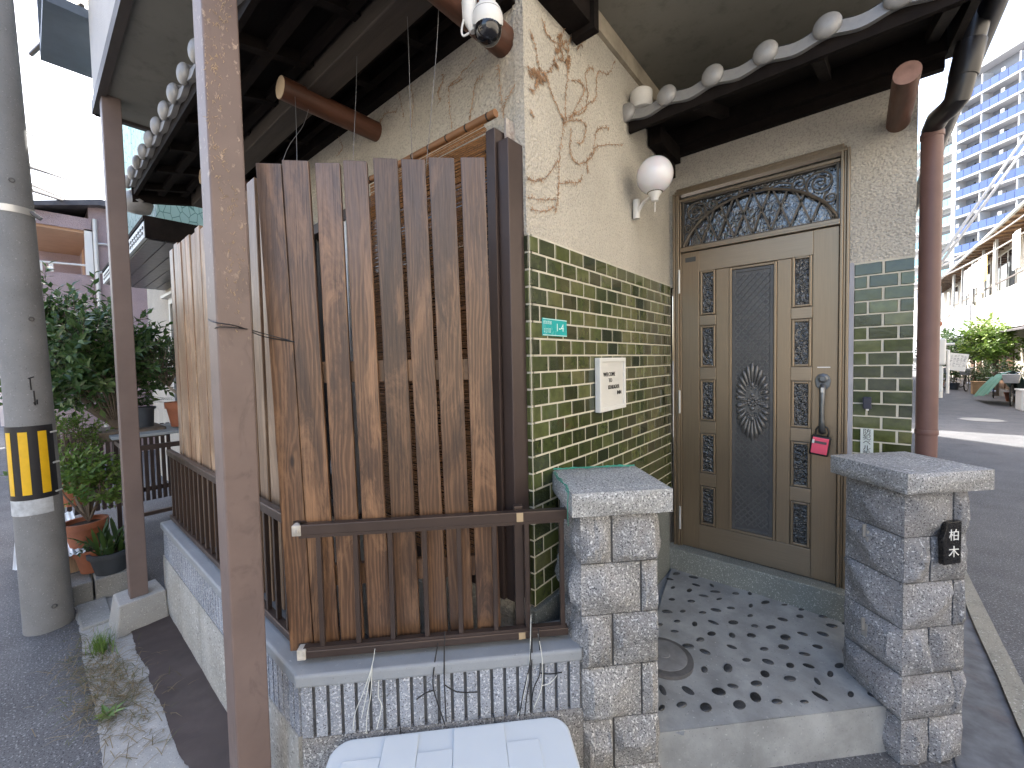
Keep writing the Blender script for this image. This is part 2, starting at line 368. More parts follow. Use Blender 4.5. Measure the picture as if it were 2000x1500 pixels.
# ================================================================== porch
PORCH = speckle('porch_mortar', (.30, .315, .325), (.13, .14, .145), (.44, .455, .46), 120, .55, .2, .28, .30, .70, .6, (.17, .18, .185), 4.5)
def porch_z(x, y):
    d = (x - OC[0]) * CN[0] + (y - OC[1]) * CN[1]      # distance behind the front line
    return .200 + .030 * max(0, min(1, (d - .06) / .75)) + .004 * noise.noise(Vector((x * 6, y * 6, 0)))
PP = [cf(.985, .06, 0), cf(2.30, .06, 0), (.20, 2.86, 0), (-.974, 2.86, 0), (-.974, 1.40, 0)]
po = MB()
def porch_pt(a, b):
    # front edge (b=0) to the sill (b=1)
    f = Vector(cf(1.15 + (2.34 - 1.15) * a, .06, 0)); k = Vector((-.96 + 1.16 * a, 2.84, 0)); p = f.lerp(k, b); return (p.x, p.y, porch_z(p.x, p.y))
po.grid(porch_pt, 40, 40)
po.hexa([cf(1.10, .055, 0), cf(2.32, .055, 0), cf(2.32, .10, 0), cf(1.10, .10, 0), cf(1.10, .06, .196), cf(2.32, .06, .196), cf(2.32, .10, .199), cf(1.10, .10, .199)])
po.add([(-.974, 1.45, .19), (-.50, 1.60, .19), (-.60, 2.84, .21), (-.974, 2.84, .21)], [(0, 1, 2, 3)])
porch = struct('porch_floor', po, PORCH, smooth=40)
PEB = mat('dark_pebble', (.034, .037, .042), .28, var=.5, vs_=30, rnd=True, rv=.55, coat=.2)
pm = MB().ball((0, 0, 0), .5, .5, .5, 12, 6).mesh('pebble', PEB)
for p in pm.polygons: p.use_smooth = True
pts = []
for tr in range(9000):
    a, b = R.random(), R.random(); x, y, z = porch_pt(a, b * .93 + .02)
    if b < .07 or x < -.92: continue
    if (x + .70) ** 2 + (y - 1.94) ** 2 < .028: continue
    if any((x - q[0]) ** 2 + (y - q[1]) ** 2 < (.072 + .025 * R.random()) ** 2 for q in pts): continue
    pts.append((x, y, z))
    if len(pts) >= 150: break
for i, (x, y, z) in enumerate(pts):
    o = mesh_obj('pebble', pm, (x, y, z - .0015), None, rot=(R.uniform(-.1, .1), R.uniform(-.1, .1), R.gauss(.9, .55)))
    l = R.uniform(.040, .066); o.scale = (l, l * R.uniform(.42, .72), .016 * R.uniform(.6, 1.2)); o.parent = porch
dc = thing('drain_cover', 'round grey drain cover in the porch floor beside left pillar', 'drain cover', (-.70, 1.94, .21))
MB().lathe([(.135, -.02), (.135, .020), (.120, .024)], (-.70, 1.94, .205), 36).build('rim', MH, dc, smooth=30)
MB().lathe([(.108, 0), (.108, .026), (.100, .029), (.03, .029), (.028, .031), (.001, .031)], (-.70, 1.94, .205), 36).build('lid', mat('drain_lid', (.20, .205, .215), .5, var=.2, vs_=20, bump=.3, bs=60), dc, smooth=30)

# ================================================================== the house
YD, XT, YW, RX = 2.888, -.974, 1.29, .216
house = thing('house', 'two storey cream stucco house with green tiled recessed entrance', 'house', (-1.5, 3.5, 0))
def part(mb, name, m, par=None, **k): return mb.build(name, m, par or house, **k)
wl = MB()                                             # walls round the tiled recess and over the window
wl.box(-1.10, XT - .010, YW + .002, 3.0, 2.158, 3.36)
wl.box(-1.10, XT - .028, YW + .03, 3.0, 0, 2.158)
wl.box(-2.85, -1.10, YW, 1.42, 2.56, 3.36); wl.box(-2.85, -1.10, YW, 1.42, 0, .70); wl.box(-8.6, -2.85, YW, 1.42, 0, 3.36)
wl.box(-1.035, XT - .0105, YW - .004, YW + .03, 2.158, 3.36)
part(wl, 'wall', STUCCO)
part(MB().box(-1.045, -1.036, YW - .055, YW + .02, .70, 2.60).box(-1.036, -1.0, YW - .022, YW + .02, .55, 2.165), 'wall_edge', mat('peeling_mortar', (.44, .40, .37), .95, var=.3, vs_=30, bump=.9, bs=70, bd=.012, grime=.7, gcol=(.14, .075, .06), gs=25))
dw = MB(); dw.box(-.036, RX, 2.893, 3.02, 2.146, 3.40); dw.box(-.984, -.036, 2.893, 3.02, 2.762, 3.40); dw.box(-.036, RX - .012, 2.905, 3.02, 0, 2.146); dw.box(-.984, -.958, 2.893, 3.02, 2.146, 2.762)
part(dw, 'wall', STUCCO_L); part(MB().box(.08, RX - .001, 3.02, 12.5, 0, 3.36), 'wall', STUCCO_L)
part(MB().box(-.99, RX + .004, 2.80, 2.90, .10, .372), 'sill', GRANITE_S, bevel=.006)
part(MB().box(-1.035, XT + .012, YW - .015, YW + .05, .12, .664).box(XT - .02, XT + .012, YW + .05, 2.80, .10, .664), 'plinth', GRANITE_S, bevel=.004)
part(MB().box(-.036 + .015, RX + .003, 2.862, 2.9, .10, .60), 'plinth', GRANITE_S, bevel=.004)
# --- glazed tiles, each its own piece
PITCH_Z, PITCH_Y, TH = .0675, .1172, .0595
ZT = 2.157
def tile_mesh(axis, ln):
    h = TH / 2; m = MB(); l = ln / 2; d = .010
    if axis == 'x': prof = lambda a, b, o: (o, a, b)
    else: prof = lambda a, b, o: (a, -o, b)
    e = .0022; out = [(-l, -h), (l, -h), (l, h), (-l, h)]; inn = [(-l + e, -h + e), (l - e, -h + e), (l - e, h - e), (-l + e, h - e)]
    vs = [prof(a, b, -d) for a, b in out] + [prof(a, b, -.0022) for a, b in out] + [prof(a, b, 0) for a, b in inn]
    fs = [(8, 9, 10, 11)] + [(i, (i + 1) % 4, 4 + (i + 1) % 4, 4 + i) for i in range(4)] + [(4 + i, 4 + (i + 1) % 4, 8 + (i + 1) % 4, 8 + i) for i in range(4)]
    return m.add(vs, fs).mesh('tile', TILE)
tcache = {}
def tile(axis, ln, loc, par, yaw):
    key = (axis, round(ln, 3))
    if key not in tcache: tcache[key] = tile_mesh(axis, ln)
    o = bpy.data.objects.new('tile', tcache[key]); COL.objects.link(o); o.location = loc; o.parent = par
    o.rotation_euler = (yaw[0], yaw[1], yaw[2]); return o
def jit(s=.004): return (R.gauss(0, s), R.gauss(0, s), R.gauss(0, s))
side = part(MB().box(XT - .03, XT - .0035, YW + .01, 2.89, ZT - 22 * PITCH_Z, ZT + .004), 'tile_panel', GROUT)
hidden = MB()
for r in range(22):
    z = ZT - r * PITCH_Z - PITCH_Z / 2; y = YW + .003; first = r % 2 == 0
    while y < 2.875:
        ln = (.054 if first else .109); ln = min(ln, 2.884 - y); first = False
        if ln < .015: break
        if r >= 16 and y > 1.52: hidden.box(XT - .010, XT, y, y + ln, z - TH / 2, z + TH / 2)
        else: tile('x', ln, (XT, y + ln / 2, z), side, jit(.005))
        y += ln + .0085
tag(part(hidden, 'tile', TILE, side), kind='stuff')
ret = part(MB().box(-1.028, XT - .0035, YW - .0005, YW + .02, ZT - 22 * PITCH_Z, ZT + .003), 'tile_panel', GROUT)
for r in range(22):
    tile('y', .0475, (-1.0025, YW - .006, ZT - r * PITCH_Z - PITCH_Z / 2), ret, jit())
dpan = part(MB().box(-.030, RX - .0035, 2.8915, 2.91, .62, 2.150), 'tile_panel', GROUT)
hid2 = MB()
for r in range(22):
    z = 2.144 - r * PITCH_Z - PITCH_Z / 2; x = -.014; cells = [.1085, .1085] if r % 2 == 0 else [.050, .108, .050]
    for ln in cells:
        if r > 16: hid2.box(x, x + ln, 2.888, 2.898, z - TH / 2, z + TH / 2)
        else: tile('y', ln, (x + ln / 2, 2.888, z), dpan, jit(.007))
        x += ln + .0105
tag(part(hid2, 'tile', TILE, dpan), kind='stuff')
# --- second storey
up = MB(); SO = [(-3.79, .36), (-1.44, .36), (.20, 2.08), (.20, 12.6), (-3.79, 12.6)]
part(MB().prism(SO, 3.345, 3.40), 'soffit', SOFFIT)
part(MB().box(-3.80, -1.43, .345, .385, 3.325, 3.40).hexa([(-1.44, .345, 3.325), (.215, 2.07, 3.325), (.19, 2.10, 3.325), (-1.47, .37, 3.325), (-1.44, .345, 3.40), (.215, 2.07, 3.40), (.19, 2.10, 3.40), (-1.47, .37, 3.40)]).box(-3.81, -3.77, .36, 1.3, 3.325, 3.40), 'soffit_trim', TRIM)
def siding_wall(mb, x0, x1, y, z0, z1, step=.025):
    z = z0
    while z < z1: mb.box(x0, x1, y, y + .02, z, z + step * .8); z += step
part(MB().prism([(-3.785, .375), (-1.446, .375), (.18, 2.09), (.18, 12.5), (-3.785, 12.5)], 3.40, 6.3), 'upper_wall', SIDING)
sd = MB(); n_ = 0
xx = -3.79
while xx < -1.5: sd.box(xx, xx + .030, .355, .374, 3.402, 4.6); xx += .036
tag(part(sd, 'siding', SIDING), kind='stuff')
part(MB().prism([(-4.1, .0), (-1.3, .0), (.5, 2.0), (.5, 12.6), (-4.1, 12.6)], 6.3, 6.42), 'roof', RTILE)
# main block behind, with its low roof over the street
part(MB().box(-12.5, -3.80, 2.4, 9.4, 0, 6.4).box(-8.6, -3.8, 1.42, 2.4, 0, 2.9), 'rear_wall', STUCCO)
# trim between wall and soffit
part(MB().hexa([(XT - .01, 1.4, 3.255), (XT + .012, 1.4, 3.255), (XT + .012, 2.75, 3.255), (XT - .01, 2.75, 3.255), (XT - .01, 1.4, 3.348), (XT + .012, 1.4, 3.348), (XT + .012, 2.75, 3.348), (XT - .01, 2.75, 3.348)]), 'ceiling_trim', mat('trim_board', (.40, .35, .27), .8, var=.25, vs_=7, grime=.5, gcol=(.17, .13, .09)))
# upper window hood at the far end
part(MB().box(-4.55, -4.46, .16, .24, 3.95, 5.4).box(-4.50, -3.8, .17, .22, 4.02, 4.10).box(-4.50, -3.8, .17, .22, 4.36, 4.42).box(-4.55, -3.8, .16, .5, 3.93, 3.99), 'hood_frame', mat('slate_frame', (.10, .125, .16), .5))
part(MB().box(-4.49, -3.80, .24, .26, 4.0, 5.2), 'hood_panel', mat('yellow_panel', (.55, .47, .28), .7, stretch=(1, 1, 14), var=.2))
part(MB().tube([(-4.7, .12, 4.02), (-3.8, .33, 4.0)], .014, 6), 'bracket', TRIM)

# --- canopies with smoked tiles
def eave_tile_mesh(w, deep=.30):
    """one eave tile: round end boss and the sagging apron to the next one; local x along the eave, y inwards"""
    m = MB(); n = 12
    def sag(a): return .020 * (cos(2 * pi * a) * .5 + .5) - .006
    # apron: a thick curved plate facing outwards
    top = [(w * i / n, sag(i / n) + .010) for i in range(n + 1)]; bot = [(w * i / n, sag(i / n) - .044) for i in range(n + 1)]
    vs = [(x, -.004, z) for x, z in top] + [(x, -.012, z) for x, z in bot] + [(x, deep, z + deep * .34) for x, z in top] + [(x, .014, z) for x, z in bot]; k = n + 1
    fs = []
    for i in range(n): fs += [(i, k + i, k + i + 1, i + 1), (i, i + 1, 2 * k + i + 1, 2 * k + i), (k + i, 3 * k + i, 3 * k + i + 1, k + i + 1)]
    m.add(vs, fs)
    m.ball((0, -.016, .008), .049, .028, .049, 20, 14)
    m.tube([(0, -.006, .018), (0, deep, .018 + deep * .34)], .034, 12)
    return m
def canopy(x0, x1, ye, yw, ze, zw, zb, n, x_first, pitch, name):
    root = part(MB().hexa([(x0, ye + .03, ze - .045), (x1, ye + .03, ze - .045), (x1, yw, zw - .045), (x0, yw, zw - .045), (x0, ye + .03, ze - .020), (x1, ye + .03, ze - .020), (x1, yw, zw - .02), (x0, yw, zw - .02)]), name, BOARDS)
    me = eave_tile_mesh(pitch).mesh('eave_tile', RTILE)
    for p in me.polygons: p.use_smooth = True
    me.set_sharp_from_angle(angle=radians(55))
    for i in range(n): mesh_obj('eave_tile', me, (x_first + i * pitch, ye, ze + .003), None).parent = root
    # rows of tiles above
    rt = MB(); m_ = int((x1 - x0) / .0135)
    sl = (zw - ze) / (yw - ye)
    rt.grid(lambda a, b: (x0 + (x1 - x0) * a, ye + .02 + (yw - ye - .02) * b, ze + .012 + (yw - ye) * b * sl + .03 * abs(cos(pi * (x0 + (x1 - x0) * a - x_first) / pitch)) ** .6), min(400, m_), 4)
    rt.build('tile_course', RTILE, root, smooth=True)
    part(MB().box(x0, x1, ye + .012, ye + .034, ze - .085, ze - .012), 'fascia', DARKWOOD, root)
    return root
dcan = canopy(-.974, .33, 2.205, 2.90, 3.00, 3.24, 0, 6, -.974, .2168, 'door_canopy')
for x in (-.62, -.14, .25):
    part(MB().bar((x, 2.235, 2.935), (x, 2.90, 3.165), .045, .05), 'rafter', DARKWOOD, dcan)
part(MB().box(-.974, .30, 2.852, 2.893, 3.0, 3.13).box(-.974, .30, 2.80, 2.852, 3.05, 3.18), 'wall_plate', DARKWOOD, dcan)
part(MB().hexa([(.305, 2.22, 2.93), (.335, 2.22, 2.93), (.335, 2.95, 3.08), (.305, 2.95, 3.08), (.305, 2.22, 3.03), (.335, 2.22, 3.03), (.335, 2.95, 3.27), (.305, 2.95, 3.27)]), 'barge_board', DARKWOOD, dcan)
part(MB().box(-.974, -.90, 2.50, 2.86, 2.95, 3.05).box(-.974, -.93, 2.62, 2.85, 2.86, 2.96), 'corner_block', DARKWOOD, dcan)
part(MB().lathe([(.05, 0), (.060, .005), (.060, .095), (.045, .108)], (-.920, 2.26, 3.03), 20), 'ridge_plug', WHITEPAINT, dcan, smooth=30)
wcan = canopy(-4.10, -1.02, .555, 1.30, 3.035, 3.20, 0, 15, -4.10, .2095, 'window_canopy')
xr = -3.9
while xr < -1.1: part(MB().bar((xr, .60, 2.975), (xr, 1.30, 3.125), .042, .05), 'rafter', DARKWOOD, wcan); xr += .40
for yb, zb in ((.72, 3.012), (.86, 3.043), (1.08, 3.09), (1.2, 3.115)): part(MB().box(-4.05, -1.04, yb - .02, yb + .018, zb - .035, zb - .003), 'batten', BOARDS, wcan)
part(MB().box(-4.02, -1.02, .90, 1.005, 2.945, 3.045), 'purlin', BEAM, wcan, bevel=.006)
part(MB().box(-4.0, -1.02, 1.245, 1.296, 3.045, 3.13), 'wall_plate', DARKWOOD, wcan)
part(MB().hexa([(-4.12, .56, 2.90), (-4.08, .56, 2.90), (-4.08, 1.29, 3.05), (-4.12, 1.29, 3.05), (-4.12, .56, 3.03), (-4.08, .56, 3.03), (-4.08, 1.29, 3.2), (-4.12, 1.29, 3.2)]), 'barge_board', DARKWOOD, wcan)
# curled end tile at the far corner
part(MB().lathe([(.001, -.02), (.075, 0), (.095, .06), (.07, .13), (.03, .16)], (-4.17, .60, 2.86), 16), 'end_tile', RTILE, wcan, smooth=True)
part(MB().box(-.99, -.88, 1.34, 1.62, 3.10, 3.34).box(-.97, -.86, 1.62, 1.66, 3.07, 3.34), 'corner_eave', DARKWOOD, wcan)
def log(p0, p1, r, endm):
    l = part(MB().tube([p0, [(p0[i] + p1[i]) / 2 for i in range(3)], p1], [r, r * 1.01, r * .98], 20), 'log_beam', LOG, smooth=40)
    d = Vector(p1) - Vector(p0); d.normalize(); p = Vector(p1)
    part(MB().lathe([(r * .97, 0), (r * .965, .0025)], p, 20, d), 'cut_end', endm, l)
log((-2.0, 1.30, 2.925), (-2.0, .80, 2.925), .050, LOGEND)
log((-1.085, 1.30, 2.935), (-1.085, .70, 2.935), .056, LOGEND2)
log((.145, 2.91, 2.822), (.145, 2.40, 2.815), .046, LOGEND2)
log((-3.30, 1.30, 2.925), (-3.30, .80, 2.925), .050, LOGEND)
# --- drainpipe
dp = part(MB().tube([(.272, 2.955, 0), (.272, 2.955, 2.745)], .041, 24), 'downpipe', BROWNPIPE, smooth=40)
for z in (2.725, 1.25, .93): part(MB().lathe([(.0435, 0), (.0445, .004), (.0445, .022), (.0435, .026)], (.272, 2.955, z), 24), 'pipe_collar', BROWNPIPE, dp, smooth=40)
part(MB().tube(((.272, 2.955, 2.73), (.272, 2.95, 2.765), (.285, 2.89, 2.79), (.312, 2.80, 2.785), (.330, 2.76, 2.80), (.340, 2.75, 2.86), (.365, 2.75, 3.02), (.40, 2.75, 3.22), (.47, 2.75, 3.6)), [.040, .041, .043, .043, .044, .045, .046, .048, .05], 18), 'drain_elbow', BLACKPIPE, dp, smooth=40)
part(MB().lathe([(.047, 0), (.050, .01), (.050, .14), (.047, .145)], (.345, 2.75, 2.88), 18, (.16, 0, 1)), 'elbow_sleeve', BLACKPIPE, dp, smooth=40)
part(MB().tube([(.42, 2.15, 3.12), (.42, 2.9, 3.12), (.42, 6.5, 3.14)], .045, 12), 'gutter', BLACKPIPE, smooth=40)
# --- street-side balcony with pale crackle screens
bal = part(MB().box(-7.30, -4.50, .70, 1.29, 2.76, 2.90), 'balcony', mat('dark_siding', (.040, .040, .044), .4, var=.15))
for i in range(5): part(MB().box(-7.28 + .0, -4.52, .705 + i * .118, .705 + i * .118 + .112, 2.745, 2.762), 'soffit_board', mat('soffit_panel', (.075, .078, .085), .32, var=.12), bal, bevel=.003)
part(MB().box(-7.32, -4.48, .672, .70, 2.90, 2.93).box(-4.50, -4.47, .68, 1.29, 2.75, 2.93), 'edge_trim', DARKWOOD, bal)
vent = part(MB().box(-7.30, -4.49, .676, .70, 2.755, 2.885), 'vent_strip', mat('white_vent', (.62, .66, .68), .5), bal)
vh = MB(); x = -7.2
while x < -4.55: vh.box(x, x + .05, .670, .677, 2.79, 2.81).box(x + .03, x + .08, .670, .677, 2.83, 2.85); x += .10
tag(part(vh, 'vent_slot', BLACKP, vent), kind='stuff')
def m_crackle():
    k = N('crackle_glass'); v = k.co((1, 1, .55)); e = k.vor(v, 17, 'DISTANCE_TO_EDGE').outputs['Distance']
    c = k.mix(k.ramp(e, [(.012, 1.), (.045, 0.)]), (.52, .68, .70), (.16, .30, .31)); k.set(Base_Color=c, Roughness=.25)
    tr = k.n('ShaderNodeBsdfTranslucent'); k.l(c, tr.inputs[0]); mx = k.n('ShaderNodeMixShader'); mx.inputs[0].default_value = .75
    k.l(k.p.outputs[0], mx.inputs[1]); k.l(tr.outputs[0], mx.inputs[2]); k.l(mx.outputs[0], k.out.inputs[0]); return k.m
CRACK = m_crackle()
for i in range(3): part(MB().box(-7.25 + i * .92, -7.25 + i * .92 + .90, .76, .768, 2.93, 4.3), 'screen_panel', CRACK, bal)
part(MB().box(-4.52, -4.512, .77, 1.29, 2.93, 4.3), 'screen_panel', CRACK, bal)
# --- street-side window beyond the planks
wd = part(MB().box(-7.0, -5.9, 1.262, 1.30, 2.52, 2.60).box(-7.0, -6.93, 1.262, 1.30, 1.2, 2.52).box(-5.97, -5.9, 1.262, 1.30, 1.2, 2.52).box(-6.5, -6.44, 1.262, 1.30, 1.2, 2.52), 'window', ALU)
part(MB().box(-6.93, -6.5, 1.28, 1.295, 1.2, 2.52), 'pane', GLASS, wd); part(MB().box(-6.44, -5.97, 1.275, 1.29, 1.2, 2.52), 'pane', GLASS, wd)
part(MB().box(-7.1, -5.8, 1.20, 1.29, 2.60, 2.635), 'window_hood', ALU, wd)
# --- the window behind the planks: dark frame rails, pale sash, glass
wn = part(MB().box(-1.098, -1.052, 1.185, YW, .72, 2.55).box(-1.050, -.998, 1.198, YW + .01, .72, 2.50), 'window_frame', DARKFRAME, bevel=.003)
for z0, z1 in ((2.50, 2.56), (.70, .77)): part(MB().box(-2.82, -1.10, 1.225, YW, z0, z1), 'frame_rail', DARKFRAME, wn)
for x0, x1 in ((-2.34, -2.26), (-2.82, -2.77)): part(MB().box(x0, x1, 1.235, 1.275, .77, 2.50), 'sash', WHITEP, wn)
part(MB().box(-2.82, -1.10, 1.285, 1.30, .77, 2.50), 'pane', GLASS, wn)
# ================================================================== front door (leaf at y 2.905, members proud of it)
def fr(mb, x0, x1, z0, z1, w, y0, y1):
    """rectangular moulding"""
    mb.box(x0, x0 + w, y0, y1, z0, z1); mb.box(x1 - w, x1, y0, y1, z0, z1); mb.box(x0 + w, x1 - w, y0, y1, z0, z0 + w); mb.box(x0 + w, x1 - w, y0, y1, z1 - w, z1); return mb
frame = MB()
for (x0, x1, w, y) in ((-.957, -.037, .014, 2.868), (-.943, -.051, .012, 2.876), (-.931, -.063, .015, 2.870)):
    frame.box(x0, x0 + w - .001, y, 2.93, .37, 2.762 + x0 + .957); frame.box(x1 - w + .001, x1, y, 2.93, .37, 2.762 + x0 + .957); frame.box(x0 + w - .001, x1 - w + .001, y, 2.93, 2.762 + x0 + .957 - w, 2.762 + x0 + .957)
frame.box(-.916, -.906, 2.884, 2.93, .37, 2.722).box(-.078, -.068, 2.884, 2.93, .37, 2.722).box(-.906, -.078, 2.884, 2.93, 2.705, 2.722)
dframe = part(frame, 'door_frame', BRONZE, bevel=.0025)
part(MB().box(-.906, -.078, 2.866, 2.93, 2.367, 2.380).box(-.906, -.078, 2.872, 2.93, 2.380, 2.398), 'transom_bar', BRONZE_H, dframe, bevel=.002)
part(MB().box(-.035, -.016, 2.872, 2.91, .60, 2.15), 'caulk_strip', mat('grey_caulk', (.36, .36, .40), .6), dframe)
part(MB().box(-.906, -.078, 2.918, 2.93, 2.395, 2.71), 'transom_pane', PANE2, dframe)
part(fr(MB(), -.900, -.084, 2.399, 2.706, .010, 2.893, 2.92), 'transom_frame', IRON, dframe)
# wrought grille
gr = MB(); YG = 2.889
arch = [(-.892, 2.405), (-.883, 2.427), (-.825, 2.516), (-.753, 2.582), (-.675, 2.622), (-.588, 2.647), (-.490, 2.657), (-.392, 2.645), (-.294, 2.613), (-.228, 2.574), (-.157, 2.516), (-.105, 2.445), (-.092, 2.41)]
def sm(pts, n=5):
    out = []
    for i in range(len(pts) - 1):
        p0, p1, p2, p3 = pts[max(0, i - 1)], pts[i], pts[i + 1], pts[min(len(pts) - 1, i + 2)]
        for k in range(n):
            t = k / n; out.append(tuple(.5 * (2 * b + (c - a) * t + (2 * a - 5 * b + 4 * c - d) * t * t + (3 * b - a - 3 * c + d) * t ** 3) for a, b, c, d in zip(p0, p1, p2, p3)))
    return out + [pts[-1]]
gr.tube([(x, YG, z) for x, z in sm(arch)], .0085, 8)
zb = 2.412; bx_ = [-.876, -.779, -.685, -.588, -.491, -.395, -.300, -.204, -.109]
def arch_z(x):
    for (a, za), (b, zb_) in zip(arch, arch[1:]):
        if a <= x <= b: return za + (zb_ - za) * (x - a) / (b - a)
    return 2.45
for i, x in enumerate(bx_):
    for dx in (-.1, .1):
        x1 = x + dx; z1 = None
        for k in range(1, 40):
            t = k / 39; xx = x + dx * t; zz = zb + (2.70 - zb) * t * .92
            if xx <= -.885 or xx >= -.098 or zz > arch_z(xx): break
        if k > 3: gr.bar((x, YG + .004, zb), (xx, YG + .004, zz), .009, .008, (0, 1, 0))
def spiral(cx, cz, r0, r1, a0, turns, rad=.0055, n=40):
    gr.tube([(cx + (r0 + (r1 - r0) * k / n) * cos(a0 + 2 * pi * turns * k / n), YG - .004, cz + (r0 + (r1 - r0) * k / n) * sin(a0 + 2 * pi * turns * k / n)) for k in range(n + 1)], [rad * (1 - .35 * k / n) for k in range(n + 1)], 6)
for sx, cx in ((1, -.814), (-1, -.164)):
    d = (lambda a: a) if sx == 1 else (lambda a: pi - a)
    t = 2.15 * sx
    spiral(cx, 2.617, .068, .008, d(-.9), t); spiral(cx + sx * .094, 2.638, .042, .012, d(-2.2), 1.3 * sx); spiral(cx - sx * .046, 2.524, .034, .008, d(1.2), -1.4 * sx)
    gr.tube([(x, YG - .002, z) for x, z in sm([(cx + sx * .13, 2.648), (cx + sx * .19, 2.668), (cx + sx * .235, 2.655), (cx + sx * .265, 2.672)])], .005, 6)
    spiral(cx + sx * .262, 2.674, .016, .006, 0, 1.1 * sx, .005)
part(gr, 'grille', IRON, dframe, smooth=40)
for z in (2.175, 1.368, .572):
    h = part(MB().tube([(-.913, 2.862, z - .078), (-.913, 2.862, z + .078)], .0075, 10), 'hinge', ALU, dframe, smooth=40)
# leaf
door = part(MB().box(-.905, -.079, 2.905, 2.935, .376, 2.366), 'door', BRONZE)
dd = MB(); YF = 2.888
dd.box(-.904, -.794, YF, 2.906, .378, 2.364).box(-.193, -.080, YF, 2.906, .378, 2.364)          # outer stiles
part(dd, 'stile', BRONZE, door, bevel=.002)
part(MB().box(-.692, -.618, YF + .001, 2.906, .546, 2.226).box(-.362, -.294, YF + .001, 2.906, .546, 2.226), 'stile', BRONZE, door, bevel=.002)
part(MB().box(-.794, -.193, YF + .0005, 2.906, 2.228, 2.363), 'top_rail', BRONZE_H, door, bevel=.002)
part(MB().box(-.794, -.193, YF + .0005, 2.906, .379, .545), 'bottom_rail', BRONZE_H, door, bevel=.002)
zr = [(2.228, 1.943), (1.871, 1.602), (1.515, 1.248), (1.163, .900), (.810, .552)]
for xa, xb in ((-.788, -.697), (-.290, -.198)):
    for i in range(4):
        part(MB().box(xa - .004, xb + .004, YF - .002, 2.906, zr[i + 1][0] + .004, zr[i][1] - .004), 'cross_rail', BRONZE_H, door, bevel=.002)
    for z1, z0 in zr:
        p = part(fr(MB(), xa, xb, z0, z1, .013, YF - .003, 2.906), 'pane_moulding', BRONZE, door, bevel=.003)
        part(MB().box(xa + .012, xb - .012, 2.897, 2.906, z0 + .012, z1 - .012), 'pane', PANE, door)
part(fr(MB(), -.617, -.364, .549, 2.222, .015, YF - .005, 2.906), 'panel_moulding', BRONZE, door, bevel=.003)
cp = MB().box(-.602, -.379, 2.898, 2.906, .564, 2.207)
fr(cp, -.602, -.379, .564, 2.207, .020, 2.893, 2.899)
CAST2 = mat('cast_rib_lit', (.145, .144, .145), .38, metal=.5, var=.15)  # same metal as the panel; the light its ribs catch is in the colour
lat = MB(); x0, x1, z0, z1 = -.582, -.399, .60, 2.172
def clipline(c, sgn):
    # line z = sgn*k*x + c inside the panel
    k = 1.15; pts = []
    for x in (x0, x1): 
        z = sgn * k * x + c
        if z0 <= z <= z1: pts.append((x, z))
    for z in (z0, z1):
        x = (z - c) / (sgn * k)
        if x0 < x < x1: pts.append((x, z))
    return pts
c = -2.
while c < 4:
    for sg in (1, -1):
        q = clipline(c, sg)
        if len(q) >= 2 and abs(q[0][0] - q[1][0]) > .01: lat.bar((q[0][0], 2.8945, q[0][1]), (q[1][0], 2.8945, q[1][1]), .0062, .009, (0, 1, 0))
    c += .042
part(cp, 'cast_panel', CASTP, door, bevel=.002); part(lat, 'lattice', CAST2, door)
ro = MB(); rc = (-.489, 1.385)
ro.ball((rc[0], 2.897, rc[1]), .075, .006, .135, 22, 10)
for sg in (1, -1):
    for i in range(13):
        a = radians(-84 + 14 * i); ln = .165 + .040 * cos(a) ** 2 ; 
        dx, dz = sin(a), cos(a) * sg; r0 = .075
        q = []
        for k in range(7):
            t = k / 6; rr = r0 + (ln - r0) * t; bend = .018 * sin(a) * t * t
            q.append((rc[0] + dx * rr * .52 + bend * .2, 2.894 - .006 * sin(pi * min(1, t * .9)), rc[1] + sg * .012 + dz * rr + sg * .02 * (1 - abs(sin(a)))))
        ro.tube(q, [.004, .006, .0085, .011, .0135, .0135, .006], 8)
    for sx in (-1, 1):
        cx, cz = rc[0] + sx * .058, rc[1] + sg * .058
        ro.tube([(cx + (.024 - .018 * k / 30) * cos(sx * (1.5 + 11 * k / 30)), 2.889, cz + sg * (.026 - .02 * k / 30) * sin(sx * (1.5 + 11 * k / 30))) for k in range(31)], .0055, 6)
        cx, cz = rc[0] + sx * .020, rc[1] + sg * .088
        ro.tube([(cx + .013 * cos(k * .45), 2.889, cz + .014 * sin(k * .45)) for k in range(14)], .005, 6)
        for j in range(4): ro.ball((rc[0] + sx * (.035 + .013 * j), 2.889, rc[1] + sg * (.010 + .002 * j)), .012, .006, .008, 8, 6)
    ro.ball((rc[0], 2.889, rc[1] + sg * .105), .011, .007, .018, 10, 6); ro.ball((rc[0], 2.888, rc[1] + sg * .042), .014, .007, .014, 10, 6)
for k in range(9): ro.ball((rc[0] + .022 * cos(k * 2 * pi / 9), 2.889, rc[1] + .022 * sin(k * 2 * pi / 9)), .009, .006, .009, 8, 6)
ro.ball((rc[0], 2.887, rc[1]), .010, .007, .010, 10, 6)
part(ro, 'rosette', CAST2, door, smooth=60)
HND = mat('pewter_handle', (.16, .17, .18), .38, metal=.7, var=.25, vs_=20)
hx = -.144
hp = MB(); hp.prism([(hx + .036 * cos(radians(a)), 1.520 + .042 * sin(radians(a)) - (.01 if a > 180 else 0)) for a in range(0, 360, 30)], 0, 1); hp.v = [(x, 2.889 - z * .012, y) for x, y, z in hp.v]
hnd = part(hp, 'handle_plate', HND, door, bevel=.004)
part(MB().lathe([(.024, 0), (.024, .008), (.015, .012), (.013, .016), (.001, .016)], (hx, 2.878, 1.532), 18, (0, -1, 0)), 'lock_cylinder', HND, door, smooth=30)
